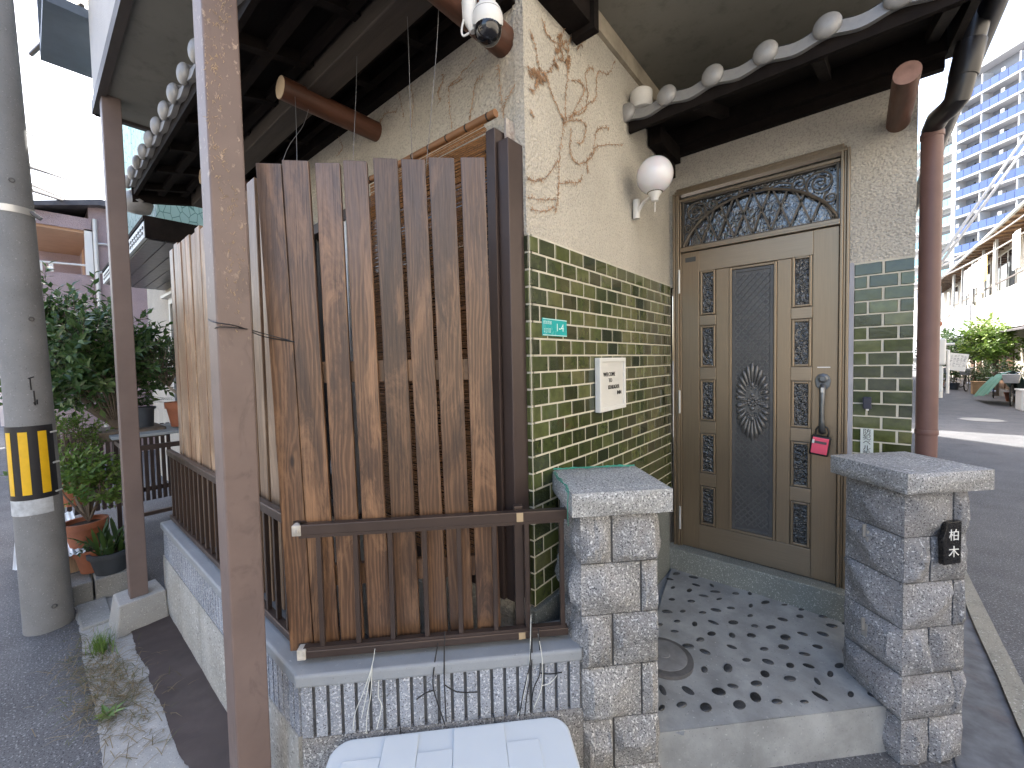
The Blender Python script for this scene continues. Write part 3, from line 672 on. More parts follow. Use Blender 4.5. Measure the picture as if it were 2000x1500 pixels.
part(MB().tube([(hx, 2.880, 1.492), (hx, 2.858, 1.482), (hx, 2.848, 1.45), (hx - .002, 2.842, 1.38), (hx - .002, 2.844, 1.30), (hx, 2.850, 1.255), (hx, 2.866, 1.238), (hx, 2.888, 1.236)], [.014, .016, .014, .012, .013, .016, .018, .018], 12), 'pull', HND, door, smooth=50)
part(MB().box(hx - .006, hx + .006, 2.8335, 2.836, 1.458, 1.484), 'thumb_latch', ALU, door)
part(MB().box(-.170, -.112, 2.8865, 2.8885, 1.5925, 1.5985), 'pale_sticker', WHITEP, door)
part(MB().box(-.880, -.815, 2.886, 2.8885, 2.300, 2.330), 'name_badge', mat('badge_grey', (.09, .09, .085), .5, metal=.4), door)

# ================================================================== things fixed to the entrance
lamp = thing('wall_lamp', 'white globe lamp on a curved bracket beside the door', 'lamp', (XT, 2.28, 2.44))
part(MB().tube([(-.958, 2.275, 2.455), (-.958, 2.275, 2.56)], .019, 18), 'wall_mount', WHITEPAINT, lamp, smooth=40)
part(MB().tube(sm([(-.945, 2.272, 2.49), (-.915, 2.26, 2.525), (-.87, 2.235, 2.535), (-.835, 2.215, 2.525)]), .009, 10), 'arm', WHITEPAINT, lamp, smooth=40)
part(MB().lathe([(.006, -.035), (.018, -.03), (.020, -.012), (.034, .010), (.036, .016), (.03, .02)], (-.828, 2.21, 2.532), 20), 'holder', WHITEPAINT, lamp, smooth=30)
part(MB().lathe([(.037, 0), (.041, .003), (.041, .011), (.037, .014)], (-.828, 2.21, 2.545), 20), 'collar', mat('dull_brass', (.20, .17, .12), .5, metal=.6), lamp, smooth=30)
kk = N('opal_glass'); kk.set(Base_Color=(.80, .78, .80, 1), Roughness=.08, Subsurface_Weight=.3, Subsurface_Scale=.05, Coat_Weight=.5)
part(MB().ball((-.828, 2.21, 2.635), .093, .093, .097, 40, 28), 'globe', kk.m, lamp, smooth=True)
part(MB().tube([(-.828, 2.21, 2.50), (-.828, 2.21, 2.445)], .0025, 6), 'pull_cord', WHITEPAINT, lamp)

plate = thing('address_plate', 'small teal address plate reading 1-4 on the green tiles', 'sign', (XT, 1.45, 1.80))
TEAL = mat('teal_enamel', (.008, .40, .40), .25, var=.05, coat=.3); TEALW = mat('plate_white', (.62, .86, .84), .4)
part(MB().box(XT, XT + .004, 1.362, 1.545, 1.765, 1.838), 'plate', TEAL, plate, bevel=.002)
part(MB().box(XT + .003, XT + .0047, 1.364, 1.543, 1.767, 1.770).box(XT + .003, XT + .0047, 1.364, 1.543, 1.833, 1.836), 'border', TEALW, plate)
for b, z, s_ in (('北加賀屋', 1.819, .0165), ('2丁目', 1.786, .022)): text('lettering', b, s_, (XT + .0045, 1.396, z), (0, 1, 0), (0, 0, 1), TEALW, plate, .0004, sx=.95)
text('lettering', '1-4', .046, (XT + .0045, 1.488, 1.801), (0, 1, 0), (0, 0, 1), TEALW, plate, .0004, sx=1.05)
board = thing('letter_board', 'white framed welcome letter board hung on the green tiles', 'letter board', (XT, 1.94, 1.54))
BW = mat('board_white', (.74, .74, .71), .6, var=.03)
fb = MB(); XB = XT + .03
fb.box(XT + .002, XB, 1.795, 1.815, 1.405, 1.672).box(XT + .002, XB, 2.068, 2.088, 1.405, 1.672).box(XT + .002, XB, 1.815, 2.068, 1.405, 1.425).box(XT + .002, XB, 1.815, 2.068, 1.652, 1.672)
part(fb, 'frame', BW, board, bevel=.002); part(MB().box(XT + .003, XB - .010, 1.815, 2.068, 1.425, 1.652), 'back', BW, board)
gv = MB(); z = 1.43
while z < 1.65: gv.box(XB - .010, XB - .0065, 1.816, 2.067, z, z + .0045); z += .0075
tag(part(gv, 'felt_ridge', BW, board), kind='stuff')
for b, y, z in (('WELCOME', 1.905, 1.588), ('TO', 1.915, 1.557), ('KITAKAGAYA', 1.953, 1.522), ('INN', 2.015, 1.490)):
    text('lettering', b, .029, (XB - .0055, y, z), (0, 1, 0), (0, 0, 1), BLACKP, board, .001, sx=.92 if len(b) < 8 else .70)
st_ = thing('alarm_notice', 'narrow white vertical notice in Japanese beside the right pillar', 'sign', (.044, 2.887, 1.15))
part(MB().box(.018, .070, 2.8835, 2.8865, 1.08, 1.268), 'plate', mat('notice_white', (.66, .72, .70), .5), st_)
for i, ch in enumerate('防犯ベル設置'): text('lettering', ch, .031, (.044, 2.883, 1.250 - i * .0285), (1, 0, 0), (0, 0, 1), BLACKP, st_, .0004, sx=1.1)
bell = thing('door_sensor', 'small dark blue box stuck on the tiles right of the door', 'sensor', (.044, 2.885, 1.36))
part(MB().box(.026, .060, 2.862, 2.887, 1.375, 1.437), 'body', mat('dark_blue_plastic', (.025, .028, .05), .35), bell, bevel=.003); part(MB().box(.040, .050, 2.866, 2.884, 1.366, 1.376), 'lens', WHITEP, bell)
lb = thing('key_lockbox', 'pink key lockbox hanging from the door handle', 'lockbox', (-.153, 2.83, 1.10))
rot = radians(-7)
def lx(a, d, z): return (-.152 + a * cos(rot) - z * sin(rot), 2.852 + d, 1.165 + z * cos(rot) + a * sin(rot))
part(MB(lx).box(-.044, .044, -.030, .010, -.058, .052), 'body', BLACKP, lb, bevel=.008, seg=3)
part(MB(lx).box(-.036, .036, -.034, -.028, -.047, .043), 'cover', mat('pink_plastic', (.86, .10, .18), .35, var=.04), lb, bevel=.006, seg=3)
part(MB(lx).box(-.026, .028, -.0365, -.033, .010, .024), 'dial_slot', mat('dial_grey', (.10, .09, .10), .4), lb, bevel=.003); part(MB(lx).box(-.036, -.026, -.0362, -.033, .008, .030), 'slot_label', WHITEP, lb)
part(MB(lx).tube(sm([(-.026, -.008, .045), (-.028, -.008, .075), (-.02, -.006, .098), (0, -.004, .104), (.02, -.006, .098), (.028, -.008, .075), (.026, -.008, .045)]), .0045, 8), 'shackle', BLACKP, lb, smooth=40)

cam_ = thing('security_camera', 'white dome security camera under the eave at house corner', 'camera', (-.985, 1.065, 2.8))
CX_, CY_, CZ_ = -.972, 1.073, 2.825
part(MB().ball((CX_, CY_, CZ_ - .030), .047, .047, .046, 28, 18), 'lens_dome', mat('black_gloss', (.010, .010, .012), .07, coat=.5), cam_, smooth=True)
sh = MB(); vs_, fs_ = [], []; nu_, nv_ = 36, 12
for j in range(nv_ + 1):
    for i in range(nu_):
        a = 2 * pi * i / nu_; toward = cos(a - atan2(-CY_, -CX_)); low = radians(104 + 30 * toward)
        t = low * j / nv_; vs_.append((CX_ + .053 * sin(t) * cos(a), CY_ + .053 * sin(t) * sin(a), CZ_ + .002 + .060 * cos(t)))
for j in range(nv_):
    for i in range(nu_): fs_.append((j * nu_ + i, (j + 1) * nu_ + i, (j + 1) * nu_ + (i + 1) % nu_, j * nu_ + (i + 1) % nu_))
sh.add(vs_, fs_); part(sh, 'shell', WHITEP, cam_, smooth=True)
part(MB().lathe([(.0505, 0), (.0512, .001), (.0512, .002), (.0505, .003)], (CX_, CY_, CZ_ + .018), 36), 'seam', mat('grey_plastic', (.3, .3, .3), .5), cam_)
part(MB().tube([(CX_, CY_, CZ_ + .05), (CX_, CY_, CZ_ + .20)], .028, 16).tube([(CX_ - .06, CY_ - .03, CZ_ + .2), (CX_ - .058, CY_ - .028, CZ_ + .02), (CX_ - .05, CY_ - .02, CZ_ - .02)], [.03, .026, .012], 12), 'mount', WHITEP, cam_, smooth=40)
part(MB().tube(sm([(CX_ - .055, CY_ - .04, CZ_ + .06), (CX_ - .075, CY_ - .05, CZ_ - .01), (CX_ - .07, CY_ - .05, CZ_ - .04), (CX_ - .05, CY_ - .04, CZ_ - .035)]), .0035, 6), 'cable', WHITEP, cam_)

bl = thing('bamboo_blind', 'brown reed blind with bamboo top rail in front of window', 'blind', (-1.5, 1.2, .8))
BAM = mat('bamboo', (.26, .125, .055), .5, var=.2, vs_=10); REED = mat('reed', (.30, .145, .055), .65, var=.45, vs_=60, stretch=(1, 1, 3))
part(MB().tube([(-1.955, 1.195, 2.618), (-1.052, 1.195, 2.605)], .0155, 12), 'top_rail', BAM, bl, smooth=40)
for i in range(8): x = -1.09 - i * .118; part(MB().lathe([(.0162, -.004), (.0166, 0), (.0162, .004)], (x, 1.195, 2.6185 - (x + 1.955) * .0144), 12, (1, 0, 0)), 'cord_tie', BLACKP, bl)
rd = MB(); z = 2.59; i = 0
while z > .78:
    x1 = -1.105 + R.uniform(-.012, .010); y = 1.197 + R.uniform(-.002, .002)
    rd.tube([(-1.945 + R.uniform(0, .02), y, z + R.gauss(0, .0012)), (-1.5, y + R.gauss(0, .002), z + R.gauss(0, .002)), (x1, y, z + R.gauss(0, .0012))], R.uniform(.0022, .0036), 4, False); z -= .0072
tag(part(rd, 'reed', REED, bl), kind='stuff')

# ================================================================== gate pillars
GR = speckle('split_granite', (.29, .29, .29), (.05, .05, .055), (.62, .62, .61), 210, .85, 1., .22, .42, .60, .35, (.21, .18, .15), 6, rv=.10, big=.5)
GR2 = speckle('split_granite_grey', (.26, .265, .28), (.06, .06, .07), (.56, .57, .59), 190, .85, 1., .24, .41, .62, .5, (.15, .13, .125), 5, rv=.12, big=.6)
JOINT = mat('mortar_joint', (.10, .10, .10), .95, var=.2, bump=.4, bs=120)
def pillar(name, label, s0, s1, dep, zs, cap, cuts, m, capm, seed, amp, over):
    t = thing(name, label, 'pillar', cf((s0 + s1) / 2, dep / 2, 0), 'gate pillars of the entrance')
    part(MB(cf).box(s0 + .006, s1 - .006, .006, dep - .004, 0, zs[-1]), 'mortar_core', JOINT, t)
    for i in range(len(zs) - 1):
        c = s0 + (s1 - s0) * cuts[i]
        for k, (a, b) in enumerate(((s0, c - .004), (c + .004, s1))):
            b_ = MB(cf); rough_block(b_, a, b, 0, dep, zs[i] + .002, zs[i + 1] - .002, 'fb' + ('l' if k == 0 else 'r'), amp * (1. if (b - a) > .1 else .6), 14, 11, seed + i * 2.3 + k)
            part(b_, 'stone', m, t, smooth=35)
    cb = MB(cf); z0, z1 = cap
    rough_block(cb, s0 - over, s1 + over, -over, dep + over * .6, z0, z1, 'flrb', .016, 22, 7, seed + 40)
    def top(a, b):
        x = s0 - over + (s1 - s0 + 2 * over) * a; y = -over + (dep + 1.6 * over) * b; e = min(1, min(a, 1 - a, b, 1 - b) * 9)
        return (x, y, z1 - .010 + .012 * e + .0025 * noise.noise(Vector((a * 7, b * 7, seed))))
    cb.grid(top, 16, 14); part(cb, 'capstone', capm, t, smooth=40)
    return t
pl = pillar('gate_pillar', 'grey split granite pillar with square capstone left of entrance step', .985, 1.274, .27, [0, .145, .336, .534, .730, .921, 1.108], (1.112, 1.196), [.42, .40, .78, .40, .78, .40], GR, speckle('cap_granite', (.36, .365, .36), (.08, .08, .085), (.64, .65, .64), 210, .8, .8, .14, .42, .60, big=.4), 1., .042, .040)
pr = pillar('gate_pillar', 'grey split granite pillar with black nameplate right of entrance step', 2.298, 2.578, .25, [-.01, .183, .367, .558, .746, .932, 1.122], (1.124, 1.204), [.45, .80, .42, .80, .42, .78], GR2, speckle('cap_granite_r', (.31, .315, .32), (.08, .08, .085), (.58, .585, .59), 200, .8, .8, .18, .42, .61, .4, (.18, .17, .16), 6), 5., .036, .050)
for t, z in ((.13, .895), (.13, .487)):
    fx = part(MB(cf).box(2.268, 2.276, t - .012, t + .012, z - .04, z + .02).box(2.255, 2.27, t - .004, t + .004, z - .01, z + .045), 'gate_hinge', mat('hinge_grey', (.34, .33, .31), .5, metal=.4), pr, bevel=.003)
npl = thing('nameplate', 'black polished stone nameplate with two white characters on right pillar', 'nameplate', cf(2.46, -.02, .92))
ol = [(.0, .0), (.076, .004), (.076, .172), (.012, .168), (.006, .13), (-.006, .10), (-.002, .06)]
nb = MB(); nb.prism(ol, 0, 1); nb.v = [cf(2.424 + x, -.020 - (1 - z) * .008 if False else -.041 + z * .020, .833 + y) for x, y, z in nb.v]
part(nb, 'plate', mat('black_granite', (.010, .010, .011), .25, var=.3, vs_=40), npl, bevel=.002)
for ch, z in (('柏', .948), ('木', .882)): text('lettering', ch, .048, cf(2.466, -.0418, z), (CC[0], CC[1], 0), (0, 0, 1), WHITEP, npl, .0006)
ns = thing('net_string', 'thin green net string tied round the left pillar capstone', 'string', cf(.97, .1, 1.15))
gs = MB(cf)
for k in range(3):
    gs.tube([(.944 + R.gauss(0, .004), -.02 + .30 * j / 8, 1.198 + .004 * sin(j * 2.1 + k) if 0 < j < 8 else 1.18) for j in range(9)], .0018, 5)
    gs.tube([(.944 + .36 * j / 12, .27 + R.gauss(0, .004), 1.200 + .006 * abs(sin(j * 1.7 + k))) for j in range(13)], .0022, 5)
gs.tube([(.940, -.01, 1.198), (.934, -.02, 1.16), (.936, -.01, 1.10), (.945, .02, 1.06)], .0018, 5)
part(gs, 'strand', mat('green_nylon', (.05, .27, .20), .5), ns)

# ================================================================== garden wall of the cut corner and the left side
TERR = speckle('terrazzo_rib', (.28, .305, .35), (.08, .08, .09), (.54, .56, .60), 200, .7, .6, .24, .40, .60, rv=.06)
gw = thing('garden_wall', 'low grey ribbed terrazzo wall with concrete coping below the railing', 'wall', cf(.4, .05, 0))
COPE = speckle('coping', (.27, .29, .31), (.15, .15, .16), (.40, .42, .44), 160, .6, .15, .12, .28, .72, .3, (.24, .25, .26), 3)
wb = MB(); wb.prism([cf(.0, .012, 0)[:2], cf(.985, .012, 0)[:2], cf(.985, .16, 0)[:2], (-1.36, .72), (-3.60, .72), (-3.60, .57), (-1.43 - .01, .57)], .0, .575); part(wb, 'core', mat('wall_core', (.13, .14, .155), .9, var=.2), gw)
cpm = MB(); cpm.prism([cf(-.012, -.014, 0)[:2], cf(.985, -.014, 0)[:2], cf(.985, .175, 0)[:2], (-1.37, .735), (-3.61, .735), (-3.61, .543), (-1.446, .543)], .572, .618); part(cpm, 'coping', COPE, gw, bevel=.010, seg=3)
rib = MB(cf)
for i in range(21):
    s = .004 + i * .0467
    if s + .04 > .985: break
    b_ = MB(cf); rough_block(b_, s, s + .0355, -.004, .02, .392, .572, 'f', .002, 4, 8, i * .7); part(b_, 'rib', TERR, gw, bevel=.004)
lr = MB()
for i in range(47):
    x = -1.475 - i * .0455; lr.box(x, x + .037, .552, .575, .392, .572)
tag(part(lr, 'rib', TERR, gw), kind='stuff')
ss = [0, .33, .66, .985]
for i in range(3):
    b_ = MB(cf); rough_block(b_, ss[i] + .002, ss[i + 1] - .002, -.004, .05, .0, .390, 'f', .016, 12, 10, 11. + i); part(b_, 'base_stone', GR, gw, smooth=35)
xs = [-1.44, -1.85, -2.25, -2.7, -3.15, -3.60]
for i in range(5):
    b_ = MB(); rough_block(b_, xs[i + 1] + .003, xs[i] - .003, .548, .60, .0, .390, 'f', .014, 12, 10, 21. + i); part(b_, 'base_stone', speckle('pale_base_stone', (.40, .395, .37), (.15, .15, .145), (.60, .6, .58), 120, .9, .5, .15, .37, .62, .3, (.25, .23, .19), 6), gw, smooth=35)

# ================================================================== metal railing
RAIL = mat('brown_anodised', (.070, .050, .042), .38, metal=.45, var=.12)
ra = thing('metal_railing', 'dark brown metal railing on top of the low corner wall', 'railing', cf(.4, .05, .62))
for z0, z1 in ((1.078, 1.114), (.640, .668)):
    part(MB(cf).box(.0, .945, .036, .066, z0, z1), 'rail', RAIL, ra, bevel=.003); part(MB().box(-3.56, -1.455, .588, .618, z0, z1), 'rail', RAIL, ra, bevel=.003)
    part(MB(cf).box(.0, .935, .040, .062, z0 - (.012 if z0 > 1 else -.028), z0 if z0 > 1 else z1 + .010), 'rail_lip', RAIL, ra)
for s in (.063, .187, .306, .426, .548, .676, .795, .926): part(MB(cf).box(s - .0085, s + .0085, .043, .060, .668, 1.078), 'baluster', RAIL, ra, bevel=.002)
part(MB(cf).box(.752, .786, .068, .095, .615, 1.125), 'rail_post', RAIL, ra, bevel=.003)
for z0, z1 in ((1.080, 1.112), (.642, .666)): part(MB(cf).box(.758, .782, .0335, .037, z0, z1), 'bracket_tag', mat('tan_label', (.44, .33, .20), .6), ra)
part(MB(cf).box(.943, .950, .034, .068, 1.076, 1.116), 'end_cap', RAIL, ra)
for i in range(21):
    x = -1.53 - i * .0985; part(MB().box(x - .0085, x + .0085, .595, .612, .668, 1.078), 'baluster', RAIL, ra, bevel=.002)
for z in (1.074, .636): part(MB(cf).box(-.020, .010, .032, .068, z + .003, z + .040).box(-.005, .005, .028, .034, z + .014, z + .03), 'corner_cap', mat('broken_plastic', (.46, .43, .38), .6, var=.35, vs_=30), ra, bevel=.005)

# ================================================================== plank screens
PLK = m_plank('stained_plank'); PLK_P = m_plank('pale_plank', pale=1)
ps = thing('plank_screen', 'brown stained wooden plank screen standing behind the front railing', 'fence', cf(.3, .09, .63))
rows = [(-.108, -.025, 2.356, -.062, .018), (-.021, .065, 2.367, .022, .108), (.086, .170, 2.362, .114, .196), (.181, .262, 2.372, .213, .295), (.282, .366, 2.386, .313, .398), (.378, .462, 2.385, .416, .499), (.474, .565, 2.392, .508, .594), (.587, .673, 2.395, .608, .696)]
for i, (a, b, zt, e, f) in enumerate(rows):
    zb_ = .640 + R.uniform(-.005, .01); q = MB(cf); nz = 14; y0 = .080 + R.uniform(-.003, .004); y1 = y0 + .018
    bow = R.gauss(0, .003); cup = R.gauss(0, .0015); prof = []
    for j in range(nz + 1):
        t = j / nz; l = e + (a - e) * t; r = f + (b - f) * t; z = zb_ + (zt - zb_) * t; dy = bow * sin(pi * t) + R.gauss(0, .0004)
        w1 = .0008 * noise.noise(Vector((i * 3., t * 14, 0))); w2 = .0008 * noise.noise(Vector((i * 3., t * 14, 9)))
        tip = R.uniform(-.002, .002) if j == nz else 0
        prof.append([(l + w1, y0 + dy, z), (r + w2, y0 + dy + cup, z + tip), (r + w2, y1 + dy + cup, z + tip), (l + w1, y1 + dy, z)])
    vs_ = [p for ring in prof for p in ring]; fs_ = [(0, 3, 2, 1), tuple(4 * nz + k for k in range(4))]
    for j in range(nz):
        for k in range(4): fs_.append((4 * j + k, 4 * j + (k + 1) % 4, 4 * (j + 1) + (k + 1) % 4, 4 * (j + 1) + k))
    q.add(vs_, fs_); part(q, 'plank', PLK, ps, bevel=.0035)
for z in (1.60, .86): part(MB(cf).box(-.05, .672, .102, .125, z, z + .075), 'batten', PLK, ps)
# first board of the side screen, turned to the street
pl2 = thing('plank_screen', 'paler wooden plank screen standing behind the side railing', 'fence', (-2.3, .64, .63))
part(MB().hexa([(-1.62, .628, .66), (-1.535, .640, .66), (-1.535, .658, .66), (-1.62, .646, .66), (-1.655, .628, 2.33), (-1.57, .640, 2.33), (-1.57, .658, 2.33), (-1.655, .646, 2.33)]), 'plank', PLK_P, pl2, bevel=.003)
xs = -1.76
for i in range(16):
    zt = 2.43 + R.uniform(-.03, .02); ln = R.gauss(0, .006); y0 = .632 + R.uniform(-.004, .004)
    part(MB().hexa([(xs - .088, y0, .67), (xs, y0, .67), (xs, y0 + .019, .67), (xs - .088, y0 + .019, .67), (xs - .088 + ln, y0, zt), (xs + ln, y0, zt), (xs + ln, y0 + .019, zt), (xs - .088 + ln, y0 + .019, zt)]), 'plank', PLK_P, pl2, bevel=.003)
    xs -= .1 + R.uniform(0, .006)
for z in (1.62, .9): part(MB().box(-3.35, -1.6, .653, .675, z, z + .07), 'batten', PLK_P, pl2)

# ================================================================== posts
def m_post():
    k = N('post_paint'); v = k.co(); base = (.178, .131, .117)
    c = k.mix(k.ramp(k.noise(v, 5, 6), [(.3, 0.), (.7, 1.)]), sc(base, .86), sc(base, 1.12))
    c = k.mix(k.ramp(k.noise(k.co((1, 1, .5)), 9, 6, .6, 1.2), [(.55, 0.), (.62, .5), (.66, 0.)]), c, sc(base, .6))
    sp = k.n('ShaderNodeSeparateXYZ'); k.l(k.n('ShaderNodeTexCoord').outputs['Object'], sp.inputs[0])
    hi = k.ramp(k.math('MULTIPLY', k.math('SUBTRACT', sp.outputs['Z'], 1.6), .9), [(.0, 0.), (.5, 1.)])
    fl = k.math('MULTIPLY', k.ramp(k.noise(k.co((1, 1, .7)), 42, 8, .75), [(.585, 0.), (.62, 1.)]), hi)
    c = k.mix(fl, c, (.42, .33, .26))
    k.set(Base_Color=c, Roughness=.48); k.bump(fl, .4, .002); return k.m
POST = m_post()
p1 = thing('steel_post', 'near brown painted square post with flaking paint', 'post', (-1.55, .43, 0), 'brown posts under the overhang')
part(MB().box(-1.598, -1.502, .385, .483, 0, 3.345), 'shaft', POST, p1, bevel=.006, seg=3)
vn = MB()
for k in range(230):                                  # torn tendrils left by a creeper
    z = 1.75 + 1.2 * R.random() ** .8; y = .395 + .055 * R.random() + .02 * sin(z * 7); q = [(-1.5015, y, z)]
    for j in range(R.randint(1, 3)):
        y += R.gauss(0, .0028); z += R.uniform(.001, .006); q.append((-1.501 + R.uniform(0, .002), max(.388, min(.48, y)), z))
    vn.tube(q, .0009, 4, False)
tag(part(vn, 'tendril', mat('dry_tendril', (.50, .38, .26), .9, var=.3), p1), kind='stuff')
p2 = thing('steel_post', 'far slimmer looking brown square post on a concrete footing', 'post', (-3.55, .41, .2), 'brown posts under the overhang')
part(MB().box(-3.595, -3.503, .363, .452, .2, 3.345), 'shaft', mat('post_paint_plain', (.165, .123, .111), .5, var=.12), p2, bevel=.004)
ft = thing('post_footing', 'square concrete footing block under the far post', 'footing', (-3.6, .42, 0))
fm = MB().hexa([(-3.70, .27, 0), (-3.44, .285, 0), (-3.47, .545, 0), (-3.75, .53, 0), (-3.68, .30, .20), (-3.455, .305, .20), (-3.475, .535, .20), (-3.72, .52, .20)])
part(fm, 'block', CONC_L, ft, bevel=.008)

# ================================================================== utility pole
up_ = thing('utility_pole', 'grey concrete utility pole with black and yellow guard band', 'utility pole', (-4.09, .0, 0))
PC = speckle('pole_concrete', (.235, .24, .245), (.12, .12, .125), (.36, .36, .36), 170, .85, .25, .12, .32, .68, .3, (.17, .175, .18), 2)
PX, PY = -4.01, .023
def prad(z): return .114 - z * .0075
def pcx(z): return PX + .0555 * z
def pcy(z): return PY - .0168 * z
part(MB().tube([(pcx(z), pcy(z), z) for z in (-.1, .05, 1, 2, 4, 7, 9)], [prad(z) for z in (-.1, .05, 1, 2, 4, 7, 9)], 48), 'shaft', PC, up_, smooth=40)
def band(z0, z1, off, a0, a1, n=40):
    m = MB(); ri = off
    def g(a, b): an = a0 + (a1 - a0) * a; z = z0 + (z1 - z0) * b; r = prad(z) + ri; return (pcx(z) + r * cos(an), pcy(z) + r * sin(an), z)
    m.grid(g, n, 1); return m
fa = atan2(-PY, -PX)                                  # towards the camera
part(band(.872, 1.330, .004, fa - 1.75, fa + .95), 'guard_band', mat('band_black', (.014, .014, .018), .5, var=.2), up_, smooth=True)
YEL = mat('reflective_yellow', (.82, .50, .015), .35, var=.06, vs_=30)
for a, b in ((-1.24, -.90), (-.54, -.17), (.22, .58)): part(band(.905, 1.295, .0055, fa + a, fa + b, 8), 'yellow_stripe', YEL, up_, smooth=True)
part(band(.775, .872, .003, fa - 1.75, fa + .62), 'white_band', mat('worn_white_band', (.50, .53, .56), .6, var=.25, vs_=25), up_, smooth=True)
for z in (1.275, 1.08, .895):
    part(band(z, z + .008, .008, fa + .80, fa + 1.7, 16), 'strap', MH, up_); part(MB().tube([(pcx(z) + (prad(z) + .010) * cos(fa + .75), pcy(z) + (prad(z) + .010) * sin(fa + .75), z + .004), (pcx(z) + (prad(z) + .016) * cos(fa + 1.02), pcy(z) + (prad(z) + .016) * sin(fa + 1.02), z + .006)], .006, 8), 'strap_bolt', ALU, up_)
for z, a in ((.16, .25), (1.98, .42), (2.78, .15)):
    an = fa + a; o = Vector((pcx(z) + (prad(z) - .004) * cos(an), pcy(z) + (prad(z) - .004) * sin(an), z)); part(MB().lathe([(.014, 0), (.014, .008), (.009, .009), (.009, .002), (.001, .002)], o, 14, (cos(an), sin(an), 0)), 'step_socket', MH, up_)
part(band(2.60, 2.64, .004, fa - 1.9, fa + 1.9), 'steel_band', ALU, up_, smooth=True)
part(MB().tube([(pcx(2.6) + .095 * cos(fa + .9), pcy(2.6) + .095 * sin(fa + .9), 2.625), (pcx(2.6) + .135 * cos(fa + 1.05), pcy(2.6) + .135 * sin(fa + 1.05), 2.59)], .012, 8), 'band_bolt', MH, up_)
st2 = MB()
for (a0, z0, a1, z1) in ((.05, 1.62, .30, 1.63), (.13, 1.62, .14, 1.55), (.24, 1.545, .25, 1.455), (.20, 1.475, .25, 1.455), (.34, 1.49, .33, 1.46)):
    q = [(pcx(z) + (prad(z) + .0012) * cos(fa + a), pcy(z) + (prad(z) + .0012) * sin(fa + a), z) for a, z in ((a0 + (a1 - a0) * k / 4, z0 + (z1 - z0) * k / 4) for k in range(5))]; st2.tube(q, .0032, 4)
part(st2, 'chalk_mark', BLACKP, up_)
pc_ = thing('power_line', 'thin black overhead wires crossing the white sky at left', 'wire', (-6, -.3, 5))
WIRES = [((-6.2, -.07, 4.03), (-7.74, .12, 4.6), (-19.4, 1.5, 8.75), (-31.15, 2.94, 13.17), (-38.2, 3.8, 15.7)), ((-6.2, -.05, 3.69), (-7.7, .14, 4.17), (-19.4, 1.5, 7.8), (-31.1, 2.91, 11.65), (-38.1, 3.75, 13.9)),
         ((-6.2, -.05, 3.54), (-7.68, .14, 3.94), (-19.3, 1.55, 7.0), (-30.9, 2.99, 10.22), (-37.9, 3.85, 12.1)), ((-6.2, -.04, 3.46), (-7.67, .15, 3.87), (-19.3, 1.55, 7.0), (-30.9, 3.0, 10.33), (-37.9, 3.85, 12.27))]
for k, pts_ in enumerate(WIRES):
    q = sm([Vector(p) for p in pts_], 8); part(MB().tube([tuple(p) for p in q], .036 if k < 2 else .024, 6), 'wire', BLACKP, pc_)

# ================================================================== white storage box at the wall's foot
sb = thing('storage_box', 'white plastic storage box with lid in front of low wall', 'box', cf(.52, -.3, 0))
LID = mat('lid_plastic', (.66, .71, .74), .4, var=.04, vs_=2)
def rr(x0, x1, y0, y1, r, n=6):
    o = []
    for cx, cy, a in ((x1 - r, y1 - r, 0), (x0 + r, y1 - r, 90), (x0 + r, y0 + r, 180), (x1 - r, y0 + r, 270)):
        for k in range(n + 1): o.append((cx + r * cos(radians(a + 90 * k / n)), cy + r * sin(radians(a + 90 * k / n))))
    return o
part(MB(cf).prism(rr(.14, .89, -.44, -.055, .05), .0, .385), 'tub', mat('tub_plastic', (.55, .60, .64), .45), sb, bevel=.004)
part(MB(cf).prism(rr(.115, .912, -.465, -.028, .065), .365, .397), 'lid', LID, sb, bevel=.010, seg=3)
for a, b in ((.165, .285), (.40, .515), (.69, .80)): part(MB(cf).prism(rr(a, b, -.40, -.115, .006, 2), .397, .4025), 'lid_panel', LID, sb, bevel=.002)
for a, b in ((.285, .40), (.515, .69)): part(MB(cf).prism(rr(a + .001, b - .001, -.42, -.045, .006, 2), .397, .4045), 'lid_panel', LID, sb, bevel=.002)
def string(label, col, paths, r, loc):
    t = thing('tied_string', label, 'string', loc); m_ = MB(cf)
    for p in paths: m_.tube(sm(p, 4), r, 5)
    part(m_, 'strand', mat('string_%s' % col, (.66, .68, .64) if col == 'white' else (.012, .012, .013), .6), t); return t
string('white nylon string hanging from the railing above the box', 'white', [[(.245, .03, .66), (.243, -.012, .63), (.215, -.022, .55), (.185, -.02, .48), (.175, -.02, .42)], [(.243, -.012, .63), (.225, -.03, .54), (.205, -.025, .46)], [(.243, -.012, .63), (.238, -.02, .54), (.225, -.028, .47), (.22, -.03, .41)], [(.265, .0, .60), (.262, -.02, .53), (.272, -.02, .49), (.255, -.03, .42)]], .0014, cf(.24, 0, .62))
string('two black cable ties crossing on the ribbed wall', 'black', [[(.49, .03, .70), (.488, -.005, .64), (.487, -.022, .56), (.490, -.03, .42)], [(.465, .03, .66), (.452, -.015, .60), (.450, -.022, .53), (.485, -.03, .41)], [(.450, -.022, .53), (.42, -.02, .52), (.39, -.018, .50)], [(.487, -.022, .545), (.53, -.022, .515), (.60, -.02, .505)]], .0024, cf(.49, 0, .62))
